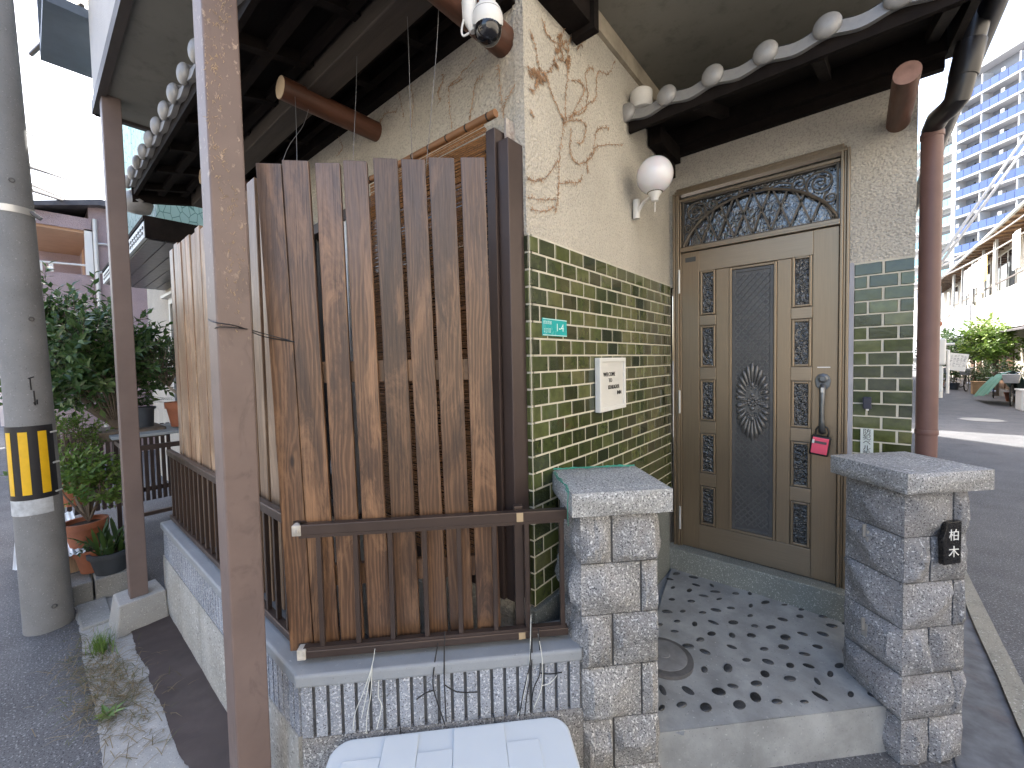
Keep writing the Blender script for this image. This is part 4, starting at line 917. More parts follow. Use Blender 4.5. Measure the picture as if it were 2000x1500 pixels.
string('black and white cable ties bunched near the left pillar', 'black', [[(.800, .03, .72), (.79, -.018, .60), (.765, -.026, .50), (.745, -.03, .41)], [(.805, .03, .70), (.795, -.018, .58), (.775, -.026, .48), (.765, -.03, .41)], [(.83, .03, .68), (.825, -.02, .56), (.80, -.024, .50), (.785, -.03, .42)], [(.825, -.02, .55), (.86, -.022, .545), (.905, -.02, .545)]], .0024, cf(.79, 0, .62))
string('pale string ends knotted beside the left pillar', 'white', [[(.803, .028, .735), (.785, -.022, .58), (.755, -.028, .45), (.74, -.03, .41)], [(.828, .03, .66), (.833, -.02, .60), (.829, -.022, .50), (.80, -.024, .43)], [(.83, -.022, .505), (.86, -.02, .51), (.885, -.02, .535)]], .0014, cf(.80, 0, .62))
tw = thing('fence_tie', 'thin black wire tying the planks to the near post', 'wire', (-1.5, .5, 1.75))
part(MB().tube(sm([(-1.602, .40, 1.82), (-1.58, .383, 1.815), (-1.50, .383, 1.80), (-1.49, .44, 1.79), cf(-.10, .075, 1.765), cf(.0, .078, 1.745)]), .0018, 5).tube(sm([(-1.602, .42, 1.775), (-1.50, .383, 1.785), (-1.49, .45, 1.785), cf(-.1, .075, 1.775), cf(.0, .078, 1.745)]), .0018, 5), 'strand', BLACKP, tw)
hw = thing('hanging_wire', 'thin wires hanging from the window canopy down to the planks', 'wire', (-1.7, .9, 2.4))
for (x, y, zt, s, dx) in ((-2.03, .95, 2.95, -.06, 0), (-1.97, .85, 2.90, .02, .01), (-1.60, .95, 2.96, .20, .0), (-1.28, .97, 2.96, .42, .0), (-1.12, .99, 2.96, .45, 0)):
    e = cf(s, .10, 2.25); part(MB().tube(sm([(x, y, zt), (x + .25 * (e[0] - x) + R.gauss(0, .006), y + .25 * (e[1] - y), zt - .2), (x + .7 * (e[0] - x) + R.gauss(0, .006), y + .7 * (e[1] - y), 2.5), e]), .0011, 5), 'wire', mat('thin_wire', (.20, .20, .20), .5, metal=.3), hw)
# ================================================================== dried creeper on the stucco (y, z on the entrance side; x, z on the window side)
VINE=[[(1.481,2.294),(1.502,2.364),(1.51,2.417),(1.521,2.55),(1.558,2.694),(1.545,2.71)],[(1.545,2.71),(1.481,2.76),(1.445,2.805),(1.421,2.827),(1.38,2.833),(1.354,2.904),(1.333,2.938)],[(1.572,2.715),(1.575,2.818),(1.599,2.924),(1.593,2.957),(1.609,3.054),(1.639,3.115),(1.679,3.227)],[(1.615,2.74),(1.707,2.864),(1.74,2.926),(1.694,2.934),(1.634,2.909)],[(1.558,2.694),(1.674,2.754),(1.751,2.76),(1.718,2.676),(1.671,2.651)],[(1.614,2.688),(1.611,2.583),(1.669,2.558),(1.747,2.597),(1.814,2.649),(1.851,2.768),(1.904,2.811),(1.978,2.845)],[(1.513,2.518),(1.422,2.417),(1.35,2.38),(1.294,2.369)],[(1.482,2.344),(1.395,2.319),(1.291,2.297)],[(1.51,2.417),(1.593,2.45),(1.666,2.473),(1.713,2.511)],[(1.468,2.308),(1.393,2.271),(1.307,2.258)],[(1.421,2.827),(1.349,2.731),(1.315,2.722)],[(1.831,2.688),(1.92,2.738),(2.137,2.821)],[(1.601,2.734),(1.803,2.893),(1.855,2.941),(1.875,3.064),(1.985,3.12),(2.064,3.221)],[(1.499,2.929),(1.472,2.88),(1.421,2.827)],[(1.609,3.024),(1.501,3.0),(1.438,2.999),(1.415,3.032)],[(1.644,2.761),(1.737,2.824),(1.771,2.91),(1.757,3.005),(1.824,3.062)],[(1.527,3.0),(1.569,3.089),(1.585,3.162)],[(1.682,3.072),(1.745,3.153),(1.796,3.244),(1.749,3.293)],[(1.324,2.641),(1.334,2.62)],[(1.762,2.551),(1.763,2.607),(1.831,2.68)]]
VINE2=[[(-1.398,2.72),(-1.413,2.881),(-1.381,2.907),(-1.235,2.943)],[(-1.089,2.645),(-1.103,2.723),(-1.109,2.81),(-1.116,2.856)],[(-1.28,2.708),(-1.259,2.789),(-1.239,2.844),(-1.202,2.853)],[(-1.688,2.83),(-1.669,2.962),(-1.712,3.099)],[(-1.748,2.905),(-1.769,3.004),(-1.804,3.081)],[(-1.952,2.954),(-1.907,2.984),(-1.811,2.953)],[(-1.466,2.863),(-1.486,2.913),(-1.452,2.939),(-1.44,2.974)],[(-1.031,2.74),(-1.071,2.71),(-1.088,2.681)],[(-2.44,2.94),(-2.362,2.968),(-2.412,3.058)],[(-1.331,2.898),(-1.391,2.899)]]
def creeper(name, label, paths, to3, nrm, loc, dens):
    t = thing(name, label, 'creeper', loc); m_ = MB(); rr_ = random.Random(3); nv = Vector(nrm)
    for p in paths:
        q = sm([(a + rr_.gauss(0, .002), b) for a, b in p], 7); w3 = [Vector(to3(a + rr_.gauss(0, .0022), b + rr_.gauss(0, .0022))) + nv * rr_.uniform(.001, .004) for a, b in q]
        r0 = rr_.uniform(.0010, .0018); m_.tube([tuple(x) for x in w3], [r0 * (1 - .5 * i / len(w3)) for i in range(len(w3))], 4, False)
        for i, x in enumerate(w3):
            for _ in range(dens):
                if rr_.random() < .75:
                    e = Vector((0, 0, 0)); a = rr_.uniform(0, 2 * pi); ln = rr_.uniform(.004, .014); q0 = q[min(i, len(q) - 1)]
                    y = Vector(to3(q0[0] + rr_.gauss(0, .004) + ln * cos(a), q0[1] + rr_.gauss(0, .004) + ln * sin(a))) + nv * rr_.uniform(.001, .006)
                    m_.tube([tuple(x), tuple((x + y) / 2 + nv * .003), tuple(y)], [.0011, .0010, .0006], 3, False)
    tag(part(m_, 'stem', mat('dry_creeper', (.42, .26, .15), .9, var=.35, vs_=30), t), kind='stuff'); return t
extra = []
rr2 = random.Random(5)
for _ in range(9):                                  # thick matted patch near the top
    y, z = rr2.gauss(1.535, .035), rr2.gauss(2.955, .035); extra.append([(y, z), (y + rr2.gauss(.012, .012), z + rr2.gauss(.02, .012)), (y + rr2.gauss(.02, .02), z + rr2.gauss(.035, .02))])
for _ in range(14):
    y, z = rr2.gauss(1.36, .02), rr2.gauss(2.79, .015); extra.append([(y, z), (y + rr2.gauss(0, .015), z + rr2.gauss(0, .015))])
creeper('dried_creeper', 'rust brown dried creeper stems clinging to cream entrance wall', VINE + extra, lambda a, b: (-.982, a, b), (1, 0, 0), (-.98, 1.5, 2.3), 4)
creeper('dried_creeper', 'dark dried creeper stems on the shaded wall under window canopy', VINE2, lambda a, b: (a, 1.288, b), (0, -1, 0), (-1.4, 1.29, 2.6), 2)

# ================================================================== plants and pots on the left
LEAF_D = m_leaf('leaf_evergreen', [(.034, .075, .026), (.055, .115, .036), (.09, .16, .05), (.042, .09, .032), (.15, .23, .075)], .27)
LEAF_Y = m_leaf('leaf_bright', [(.10, .19, .03), (.16, .27, .05), (.07, .14, .025), (.24, .33, .08)], .45)
LEAF_M = m_leaf('leaf_mid', [(.040, .085, .025), (.07, .13, .035), (.03, .06, .02)], .4)
BARK = mat('bark', (.16, .125, .095), .9, var=.3, vs_=20, bump=.4, bs=60); TERRA = mat('terracotta', (.36, .125, .062), .7, var=.15, vs_=12, rv=.12); DPOT = mat('slate_pot', (.045, .055, .07), .55, var=.2); SOIL = mat('soil', (.035, .025, .018), .95, bump=.6, bs=60)
def leaf(m_, p, d, up, ln, wd, curl=.15):
    d = d.normalized(); s = d.cross(up); s = s.normalized() if s.length > 1e-4 else d.orthogonal().normalized(); n = s.cross(d)
    b = p; m1 = p + d * ln * .45 - n * ln * .02; t = p + d * ln - n * ln * curl
    m_.add([tuple(b), tuple(m1 + s * wd / 2 + n * wd * .14), tuple(t), tuple(m1 - s * wd / 2 + n * wd * .14), tuple(m1)], [(0, 1, 4), (1, 2, 4), (2, 3, 4), (3, 0, 4)])
def bush(t, c, rad, n, ln, wd, m, seed, trunk=None, clumps=14, spiky=.0, stems=True):
    r = random.Random(seed); m_ = MB(); st = MB(); c = Vector(c)
    cl = []
    for _ in range(clumps):
        d = Vector((r.gauss(0, 1), r.gauss(0, 1), r.gauss(0, 1))).normalized() * r.uniform(.35, 1.0); cl.append((c + Vector((d.x * rad[0], d.y * rad[1], d.z * rad[2])), r.uniform(.20, .42)))
    base = Vector(trunk) if trunk else c - Vector((0, 0, rad[2]))
    for p, s in cl:
        if stems:
            mid = base.lerp(p, .55) + Vector((r.gauss(0, .03), r.gauss(0, .03), .02)); st.tube(sm([tuple(base), tuple(mid), tuple(p)], 4), [.008, .008, .007, .007, .006, .005, .004, .003, .003][:9], 5)
        nt_ = max(3, int(n / clumps / 9))
        for _ in range(nt_):
            q = p + Vector((r.gauss(0, 1) * rad[0], r.gauss(0, 1) * rad[1], r.gauss(0, 1) * rad[2])) * s * .75
            ax = ((q - c).normalized() * .7 + Vector((r.gauss(0, .4), r.gauss(0, .4), .55 + r.gauss(0, .3)))).normalized(); L = ln * r.uniform(1.6, 3.0)
            if stems: st.tube([tuple(q - ax * .02), tuple(q + ax * L)], [.0022, .0012], 4, False)
            for k in range(9):
                f = k / 8; a = k * 2.4 + r.random(); o = ax.orthogonal().normalized(); o2 = ax.cross(o); dr = (o * cos(a) + o2 * sin(a)) * (1 - .45 * f) + ax * (.35 + .6 * f) - Vector((0, 0, .12))
                leaf(m_, q + ax * L * f, dr, ax, ln * r.uniform(.7, 1.25), wd * r.uniform(.75, 1.2), r.uniform(.0, .25))
    part(m_, 'crown', m, t)
    if stems: part(st, 'branch', BARK, t, smooth=40)
def pot(t, c, r0, r1, h, m, rim=.02, name='pot'):
    part(MB().lathe([(r0, 0), (r1, h - rim), (r1 + .012, h - rim), (r1 + .014, h), (r1 - .008, h), (r1 - .012, h - .03), (.001, h - .03)], c, 26), name, m, t, smooth=30)
    part(MB().lathe([(r1 - .012, 0), (.001, .004)], (c[0], c[1], c[2] + h - .03), 18), 'soil', SOIL, t)
X0 = -4.8
s1 = thing('evergreen_shrub', 'large dark green evergreen shrub between utility pole and far post', 'shrub', (-5.0, .36, 1.1))
bush(s1, (-5.05, .37, 1.80), (.38, .42, .42), 6000, .082, .038, LEAF_D, 3, (-5.0, .50, 1.15), 26)
part(MB().tube(sm([(-4.9, .62, 1.10), (-5.0, .48, 1.20), (-5.05, .34, 1.36), (-5.1, .26, 1.6)]), [.05] * 5 + [.04] * 5 + [.03] * 6, 8), 'trunk', BARK, s1, smooth=50)
part(MB().prism(rr(-5.25, -4.75, .36, .80, .03), 1.06, 1.14), 'tray', BARK, s1, bevel=.006)
s2 = thing('bonsai_tree', 'small leafed bonsai in a terracotta pot on the grey shelf', 'potted plant', (-4.8, .90, 1.12))
pot(s2, (-4.8, .915, 1.13), .075, .105, .225, TERRA, .055)
part(MB().tube(sm([(-4.8, .92, 1.33), (-4.79, .90, 1.42), (-4.82, .84, 1.50), (-4.85, .80, 1.60)]), [.018] * 5 + [.013] * 5 + [.009] * 6, 8), 'trunk', mat('pale_bark', (.34, .30, .25), .9, var=.25), s2, smooth=50)
bush(s2, (-4.84, .80, 1.72), (.16, .20, .20), 2300, .026, .013, LEAF_M, 5, (-4.82, .84, 1.5), 20)
s3 = thing('cycad', 'spiky dark green cycad in a black pot on the shelf', 'potted plant', (-4.95, .66, 1.12))
pot(s3, (-4.95, .665, 1.13), .075, .085, .19, DPOT)
m_ = MB(); r_ = random.Random(8)
for k in range(26):
    a = k * 2.4; el = r_.uniform(.3, 1.2); d = Vector((cos(a) * cos(el), sin(a) * cos(el), sin(el))); p = Vector((-4.95, .665, 1.33)); L = r_.uniform(.18, .30)
    for j in range(16):
        f = j / 15; q = p + d * L * f - Vector((0, 0, .10 * f * f)); sd_ = d.cross(Vector((0, 0, 1))).normalized()
        for sg in (-1, 1): leaf(m_, q, sd_ * sg + d * .7, Vector((0, 0, 1)), .07 * (1 - .6 * f), .006, .1)
part(m_, 'crown', LEAF_D, s3)
sh_ = thing('plant_shelf', 'grey board plant shelf on a dark metal stand', 'shelf', (-4.9, .7, 0))
part(MB().box(-5.25, -4.55, .42, 1.10, 1.095, 1.118), 'board', mat('grey_board', (.34, .37, .39), .7, var=.15), sh_, bevel=.003)
for x, y in ((-4.58, .50), (-4.58, 1.06), (-5.2, .5), (-5.2, 1.06)): part(MB().box(x - .016, x + .016, y - .016, y + .016, 0, 1.095), 'leg', DARKFRAME, sh_)
part(MB().box(-4.597, -4.563, .516, 1.044, .98, 1.02).box(-4.597, -4.563, .516, 1.044, .42, .45).box(-5.2, -4.6, .49, .51, .98, 1.02), 'crossbar', DARKFRAME, sh_)
s4 = thing('leafy_plant', 'bright green shrub above the white corrugated sheet', 'potted plant', (-4.75, .17, .6))
bush(s4, (-4.78, .16, 1.12), (.15, .17, .13), 950, .034, .018, LEAF_Y, 11, (-4.75, .2, .85), 12); pot(s4, (-4.75, .2, .60), .085, .11, .20, TERRA, .04)
s5 = thing('leafy_plant', 'broad green hydrangea in a terracotta pot beside the utility pole', 'potted plant', (-4.5, .24, .3))
bush(s5, (-4.55, .27, .82), (.17, .21, .15), 1500, .050, .030, LEAF_Y, 13, (-4.5, .26, .5), 14); pot(s5, (-4.45, .235, .34), .085, .118, .185, TERRA, .045)
s6 = thing('strap_leaf_plant', 'strap leaved plant in a slate grey pot beside the footing', 'potted plant', (-4.25, .36, .15))
pot(s6, (-4.22, .345, .165), .085, .115, .16, DPOT, .03)
m_ = MB(); r_ = random.Random(4)
for k in range(38):
    a = r_.uniform(0, 2 * pi); L = r_.uniform(.12, .32); b0 = Vector((-4.22 + r_.gauss(0, .035), .345 + r_.gauss(0, .035), .30)); pr = None; out = r_.uniform(.2, .8)
    pts_ = [b0 + Vector((cos(a) * out * L * f, sin(a) * out * L * f, L * (f - .45 * out * f * f))) for f in (0, .25, .5, .75, 1)]; sd_ = Vector((-sin(a), cos(a), 0)); ws = [.006, .011, .013, .010, .001]
    m_.add([tuple(p + sd_ * w_) for p, w_ in zip(pts_, ws)] + [tuple(p - sd_ * w_) for p, w_ in zip(pts_, ws)], [(i, i + 1, 6 + i, 5 + i) for i in range(4)])
part(m_, 'crown', LEAF_M, s6)
s7 = thing('terracotta_pot', 'leaning terracotta pot half hidden behind the slate grey pot', 'pot', (-4.35, .26, .17))
pot(s7, (-4.34, .265, .17), .075, .10, .17, TERRA, .04); bush(s7, (-4.34, .265, .36), (.06, .06, .05), 160, .03, .016, LEAF_M, 17, None, 5)
cs = thing('corrugated_sheet', 'white corrugated plastic sheet laid on blocks behind the utility pole', 'sheet', (-4.8, .1, .3))
part(MB().grid(lambda a, b: (-5.6 + 1.35 * a, -.12 + .34 * b, .345 + .004 * cos(b * 2 * pi * 11)), 2, 120), 'sheet', mat('white_sheet', (.68, .72, .74), .5), cs)
for k, (x0, x1, y0, y1, z0, z1, lab) in enumerate(((-4.42, -4.15, -.02, .24, .0, .155, 'concrete block under the slate grey pot, nearer the pole'), (-4.45, -4.12, .25, .50, .0, .165, 'concrete block under the slate grey pot, nearer the wall'), (-4.12, -3.72, .15, .30, .0, .03, 'flat mossy concrete slab beside the post footing'))):
    o = thing('concrete_block', lab, 'block', ((x0 + x1) / 2, (y0 + y1) / 2, 0)); part(MB().box(x0, x1, y0, y1, z0, z1), 'body', CONC, o, bevel=.008)
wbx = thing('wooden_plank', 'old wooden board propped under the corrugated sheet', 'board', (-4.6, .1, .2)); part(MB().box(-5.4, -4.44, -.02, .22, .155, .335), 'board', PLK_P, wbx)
# dry grass and weeds on the gutter strip
gm = MB(); r_ = random.Random(21)
for k in range(1100):
    x = r_.gauss(-3.0, .30); y = r_.gauss(.20, .075) + .06 * (x + 3.0); a = r_.uniform(0, 2 * pi); L = r_.uniform(.03, .12); lie = r_.uniform(.1, .5)
    p = Vector((x, y, .012)); q = p + Vector((cos(a) * L * .6, sin(a) * L * .6, L * lie * .5)); e = p + Vector((cos(a) * L, sin(a) * L, L * lie * .35)); s_ = Vector((-sin(a), cos(a), 0)) * .0013
    gm.add([tuple(p + s_), tuple(p - s_), tuple(q - s_), tuple(q + s_), tuple(e)], [(0, 1, 2, 3), (3, 2, 4)])
tag(gm.build('dry_grass', m_leaf('dry_straw', [(.20, .155, .085), (.30, .24, .14), (.12, .09, .05), (.10, .13, .04)], .7)), 'matted dry grass lying on the broken gutter edge', 'grass', kind='stuff')
gm = MB()
for k in range(150):
    x = r_.gauss(-3.38, .05); y = r_.gauss(.215, .025); a = r_.uniform(0, 2 * pi); L = r_.uniform(.05, .13); p = Vector((x, y, .01)); e = p + Vector((cos(a) * L * .4, sin(a) * L * .4, L)); s_ = Vector((-sin(a), cos(a), 0)) * .0022
    gm.add([tuple(p + s_), tuple(p - s_), tuple(e)], [(0, 1, 2)])
tag(gm.build('grass_tuft', LEAF_Y), 'green grass tuft growing at the gutter near the far post', 'grass', kind='stuff')
wd_ = thing('weed', 'small green weed sprouting from the asphalt edge', 'weed', (-2.70, .178, 0)); m_ = MB()
for k in range(9): a = k * 2.4; leaf(m_, Vector((-2.70, .178, .012)), Vector((cos(a), sin(a), .5)), Vector((0, 0, 1)), r_.uniform(.05, .085), .026, .1)
part(m_, 'leaves', LEAF_Y, wd_)

# ================================================================== buildings and things further off, left
MAUVE = m_stucco('mauve_render', (.46, .36, .37), .1); ORANGE = mat('cedar_ceiling', (.50, .30, .18), .6, var=.12, stretch=(8, 1, 1)); ROOFG = mat('grey_roof', (.11, .105, .115), .6, var=.2)
lh = thing('neighbour_house', 'mauve rendered house with a recessed balcony behind the shrub', 'house', (-13, 2, 0))
part(MB().box(-15, -11.0, .15, 6.5, 0, 3.45).box(-15, -11.0, .87, 6.5, 3.45, 4.75).box(-15, -13.2, .15, .87, 3.45, 4.75), 'wall', MAUVE)
part(MB().box(-13.2, -11.0, .12, .90, 4.22, 4.27), 'balcony_ceiling', ORANGE, lh); part(MB().box(-13.2, -10.96, .10, .90, 4.27, 4.50), 'fascia', MAUVE, lh)
part(MB().hexa([(-15.3, -.1, 4.45), (-10.8, -.1, 4.45), (-10.8, 1.0, 4.75), (-15.3, 1.0, 4.75), (-15.3, -.1, 4.52), (-10.8, -.1, 4.52), (-10.8, 1.0, 4.85), (-15.3, 1.0, 4.85)]).box(-15.3, -10.8, 1.0, 6.8, 4.75, 4.86), 'roof', ROOFG, lh)
part(MB().tube([(-10.98, .14, 3.60), (-10.98, .88, 3.63)], .018, 8).tube([(-13.1, .14, 3.6), (-10.98, .14, 3.6)], .018, 8), 'rail', WHITEP, lh, smooth=40)
for y in (.2, .33): part(MB().box(-11.02, -10.98, y, y + .055, 3.45, 3.6), 'rail_post', WHITEP, lh)
part(MB().box(-11.05, -10.96, .80, .90, 3.45, 4.3), 'corner_post', WHITEP, lh)
part(MB().tube([(-10.93, .94, 0), (-10.93, .94, 4.5)], .035, 10), 'downpipe', ALU, lh, smooth=40); part(MB().tube(sm([(-10.93, .96, 4.05), (-10.93, 1.15, 4.03), (-10.93, 1.18, 3.7), (-10.93, 1.05, 3.55), (-10.93, .95, 3.5)]), .022, 8), 'branch_pipe', ALU, lh, smooth=40)
part(MB().box(-12.6, -12.2, .86, .90, 3.5, 4.2), 'louvre_door', ORANGE, lh); part(MB().box(-11.5, -11.15, .84, .88, 3.46, 4.15), 'white_locker', WHITEP, lh)
for y0, y1, z0, z1 in ((2.2, 3.2, 1.2, 2.3),): 
    w_ = part(fr(MB(), 0, 0, 0, 0, 0, 0, 0) if False else MB().box(-10.99, -10.96, y0, y1, z0, z1), 'window', ALU, lh); part(MB().box(-10.965, -10.955, y0 + .06, y1 - .06, z0 + .06, z1 - .06), 'pane', GLASS, w_)
fh = thing('far_house', 'pale house with blue grey roof far down the left street', 'house', (-24, 1, 0))
part(MB().box(-28, -20, -.6, 4.0, 0, 6.4), 'wall', SIDING, fh); part(MB().prism([(-28.4, -1.0), (-19.7, -1.0), (-19.7, 4.4), (-28.4, 4.4)], 6.4, 6.6), 'roof', mat('blue_roof', (.10, .12, .18), .6), fh)
part(MB().box(-19.99, -19.95, .2, 1.4, 3.6, 4.8), 'window', GLASS, fh)
gwl = thing('far_fence', 'dark slatted fence standing behind the potted plants', 'fence', (-6.4, .3, 0))
for k in range(22): part(MB().box(-6.02, -6.0, -.05 + k * .05, -.05 + k * .05 + .034, .2, 1.05), 'slat', DARKFRAME, gwl)
part(MB().box(-6.045, -6.022, -.06, 1.06, .93, .98).box(-6.045, -6.022, -.06, 1.06, .3, .35), 'rail', DARKFRAME, gwl)

# ================================================================== across the street, seen only as reflection in tiles and glass
OPP = [(-14, -7.2, -15, -7.6, 6.6, (.54, .50, .42), 'cream house mirrored dimly in the left of door glass'), (-6.6, -2.2, -15, -7.2, 5.6, (.54, .49, .40), 'ochre house mirrored in the middle panes of the door'), (4.7, 11, -9, 9.0, 6.4, (.52, .485, .42), 'pale sunlit house mirrored in the green corner tiles')]
for x0, x1, y0, y1, h, c, lab in OPP:
    o = thing('opposite_house', lab, 'house', ((x0 + x1) / 2, (y0 + y1) / 2, 0), 'houses across the street')
    part(MB().box(x0, x1, y0, y1, 0, h), 'wall', mat('opp_wall_%d' % int(x0), c, .9, var=.08, bump=.2, bs=60), o)
    part(MB().hexa([(x0 - .4, y0 - .4, h), (x1 + .4, y0 - .4, h), (x1 + .4, y1 + .4, h), (x0 - .4, y1 + .4, h), (x0 - .3, (y0 + y1) / 2 - .1, h + 1.4), (x1 + .3, (y0 + y1) / 2 - .1, h + 1.4), (x1 + .3, (y0 + y1) / 2 + .1, h + 1.4), (x0 - .3, (y0 + y1) / 2 + .1, h + 1.4)]), 'roof', ROOFG, o)
    n = 3
    for k in range(n):
        for z in (.9, 3.7):
            if x0 < 5:
                a = x0 + .7 + k * (x1 - x0 - .6) / n; w_ = part(MB().box(a, a + 1.3, y1, y1 + .05, z, z + 1.2), 'window', ALU, o); part(MB().box(a + .07, a + 1.23, y1 + .05, y1 + .055, z + .07, z + 1.13), 'pane', GLASS, w_)
            else:
                a = y0 + .7 + k * (y1 - y0 - .6) / n; w_ = part(MB().box(x0 - .05, x0, a, a + 1.3, z, z + 1.2), 'window', ALU, o); part(MB().box(x0 - .055, x0 - .05, a + .07, a + 1.23, z + .07, z + 1.13), 'pane', GLASS, w_)

# ================================================================== the alley on the right
al = thing('alley_house', 'plain stucco neighbour house along the left of the alley', 'house', (-1, 15, 0))
part(MB().box(-3.7, .50, 15.8, 44, 0, 5.4), 'wall', STUCCO_L, al); part(MB().box(-3.9, .75, 15.7, 44, 5.4, 5.52), 'roof', ROOFG, al)
wh = thing('water_heater', 'white wall mounted water heater beside the brown downpipe', 'water heater', (.7, 8.0, 1.0))
part(MB().box(.30, .66, 8.05, 8.2, 1.55, 1.60), 'wall_bracket', ALU, wh); part(MB().box(.66, .905, 7.95, 8.3, 1.50, 1.86), 'casing', WHITEP, wh, bevel=.025, seg=3); part(MB().box(.70, .885, 7.97, 8.25, 1.13, 1.50), 'lower_tank', mat('tank_plastic', (.62, .66, .68), .4), wh, bevel=.03, seg=3)
part(MB().lathe([(.05, 0), (.035, .05), (.03, .12), (.05, .15)], (.82, 8.08, 1.86), 14), 'flue', WHITEP, wh, smooth=30); part(MB().ball((.80, 8.06, 2.06), .075, .075, .06), 'cap', TERRA, wh, smooth=True)
part(MB().tube([(.90, 8.0, 1.78), (.985, 8.0, 1.78)], .016, 8).tube([(.90, 8.02, 1.70), (.93, 8.02, 1.70), (.93, 8.02, 1.12)], .016, 8).tube([(.86, 8.0, 1.15), (.86, 8.0, 1.06)], .022, 8), 'pipe', WHITEP, wh, smooth=40)
ag = thing('notice_board', 'tilted white printed notice board beyond the downpipe', 'sign', (1.02, 8.0, 1.4))
tl = radians(-9)
def nf(a, d, z): return (1.015 + a * cos(tl) + z * sin(tl) * -1, 8.02 + d, 1.54 - a * sin(tl) * -1 + z * cos(tl))
part(MB(nf).box(-.088, .088, 0, .008, -.115, .115), 'board', WHITEP, ag); nb_ = MB(nf); r_ = random.Random(2)
for k in range(46):
    z = .09 - .018 * (k // 5) - r_.uniform(0, .006); x = -.07 + .03 * (k % 5) + r_.uniform(-.004, .004); nb_.box(x, x + r_.uniform(.008, .026), -.0015, 0, z - r_.uniform(.002, .007), z)
tag(part(nb_, 'print', mat('grey_ink', (.14, .14, .18), .7), ag), kind='stuff')

def rowhouse(y0, y1, wc, pc, label, roofc, pz=(2.56, 4.10), over=0.):
    o = thing('row_house', label, 'house', (6, (y0 + y1) / 2, 0), 'row houses along the alley')
    part(MB().box(5.0, 11, y0, y1, 0, 6.9), 'wall', wc, o)
    part(MB().box(4.3 - over, 4.45 - over, y0 + .02, y1 - .02, pz[0], pz[1]).box(4.45 - over, 5.0, y0 + .02, y1 - .02, pz[0], pz[0] + .15), 'parapet', pc, o, bevel=.02)
    rf = part(MB().hexa([(4.0, y0, 6.35), (5.0, y0, 6.6), (5.0, y1, 6.6), (4.0, y1, 6.35), (4.0, y0, 6.40), (5.0, y0, 6.66), (5.0, y1, 6.66), (4.0, y1, 6.40)]), 'balcony_roof', roofc, o)
    y = y0 + .1
    while y < y1: part(MB().box(4.02, 5.0, y, y + .06, 6.28, 6.36), 'rafter', PLK_P, rf); y += .8
    part(MB().tube([(3.98, y0, 6.37), (3.98, y1, 6.37)], .06, 8), 'eave_gutter', ALU, rf)
    for y in (y0 + .1, (y0 + y1) / 2, y1 - .15): part(MB().box(4.30, 4.38, y, y + .08, pz[1], 6.32), 'balcony_post', ALU, o)
    part(MB().box(4.33, 4.37, y0, y1, pz[1] + .35, pz[1] + .40), 'handrail', DARKFRAME, o)
    for k in range(3):
        a = y0 + .4 + k * (y1 - y0 - .6) / 3; w_ = part(MB().box(4.96, 5.0, a, a + 1.1, 4.3, 6.1), 'window', ALU, o); part(MB().box(4.95, 4.96, a + .07, a + 1.03, 4.37, 6.03), 'pane', GLASS, w_)
        w_ = part(MB().box(4.95, 5.0, a, a + .95, .05, 2.05), 'door', mat('brown_door', (.12, .065, .035), .5), o)
    ea = part(MB().hexa([(4.1, y0 + .1, 2.40), (5.0, y0 + .1, 2.62), (5.0, y1 - .1, 2.62), (4.1, y1 - .1, 2.40), (4.1, y0 + .1, 2.46), (5.0, y0 + .1, 2.7), (5.0, y1 - .1, 2.7), (4.1, y1 - .1, 2.46)]), 'lower_eave', ROOFG, o)
    return o
CORR = mat('amber_corrugated', (.46, .27, .13), .5, var=.3, vs_=3, stretch=(1, 8, 1))
WW = mat('row_white', (.80, .79, .77), .8, var=.05); PAT = N('patterned_stone'); e_ = PAT.vor(PAT.co(), 4.5, 'DISTANCE_TO_EDGE').outputs['Distance']; PAT.set(Base_Color=PAT.mix(PAT.ramp(e_, [(.05, 1.), (.12, 0.)]), (.66, .62, .48), (.28, .25, .18)), Roughness=.9)
rowhouse(13.0, 26.3, STUCCO, WW, 'white parapet row house nearest on the right of the alley', CORR)
rowhouse(26.35, 30.6, STUCCO, PAT.m, 'row house with patterned stone parapet and hung laundry', CORR)
rowhouse(30.65, 36.0, STUCCO, mat('pale_blue_wall', (.58, .62, .72), .8), 'row house with pale blue parapet further down the alley', CORR, over=.05)
rowhouse(36.05, 46, STUCCO_L, mat('grey_wall', (.30, .31, .32), .8), 'grey row house at the far end of the alley', ROOFG, (2.2, 3.6))
r_ = random.Random(12)
for k, (y, c, wdt, h, lab) in enumerate(((31.2, (.55, .54, .56), 1.5, 1.3, 'grey towel hung from the far balcony'), (29.9, (.70, .70, .72), .5, 1.9, 'long white shirt hung from the balcony'), (29.0, (.36, .36, .38), 1.2, 1.2, 'dark grey blanket hung beside the white shirt'), (27.4, (.62, .50, .20), .5, 1.1, 'yellow garment hung behind balcony post'), (22.8, (.74, .76, .80), 1.0, 1.3, 'white sheet drying over nearest balcony rail'), (28.1, (.40, .38, .30), .7, 1.6, 'olive striped cloth drying on patterned balcony'))):
    t = thing('laundry', lab, 'laundry', (4.2, y, 4.3), 'laundry on the balconies')
    ph = r_.random() * 6; part(MB().grid(lambda a, b: (4.22 + .05 * sin(a * 9 + ph) * (1 - b * .6), y - wdt / 2 + wdt * a, 5.9 - h * (1 - b)), 14, 4), 'cloth', mat('cloth_%d' % k, c, .9, var=.06), t, smooth=True)
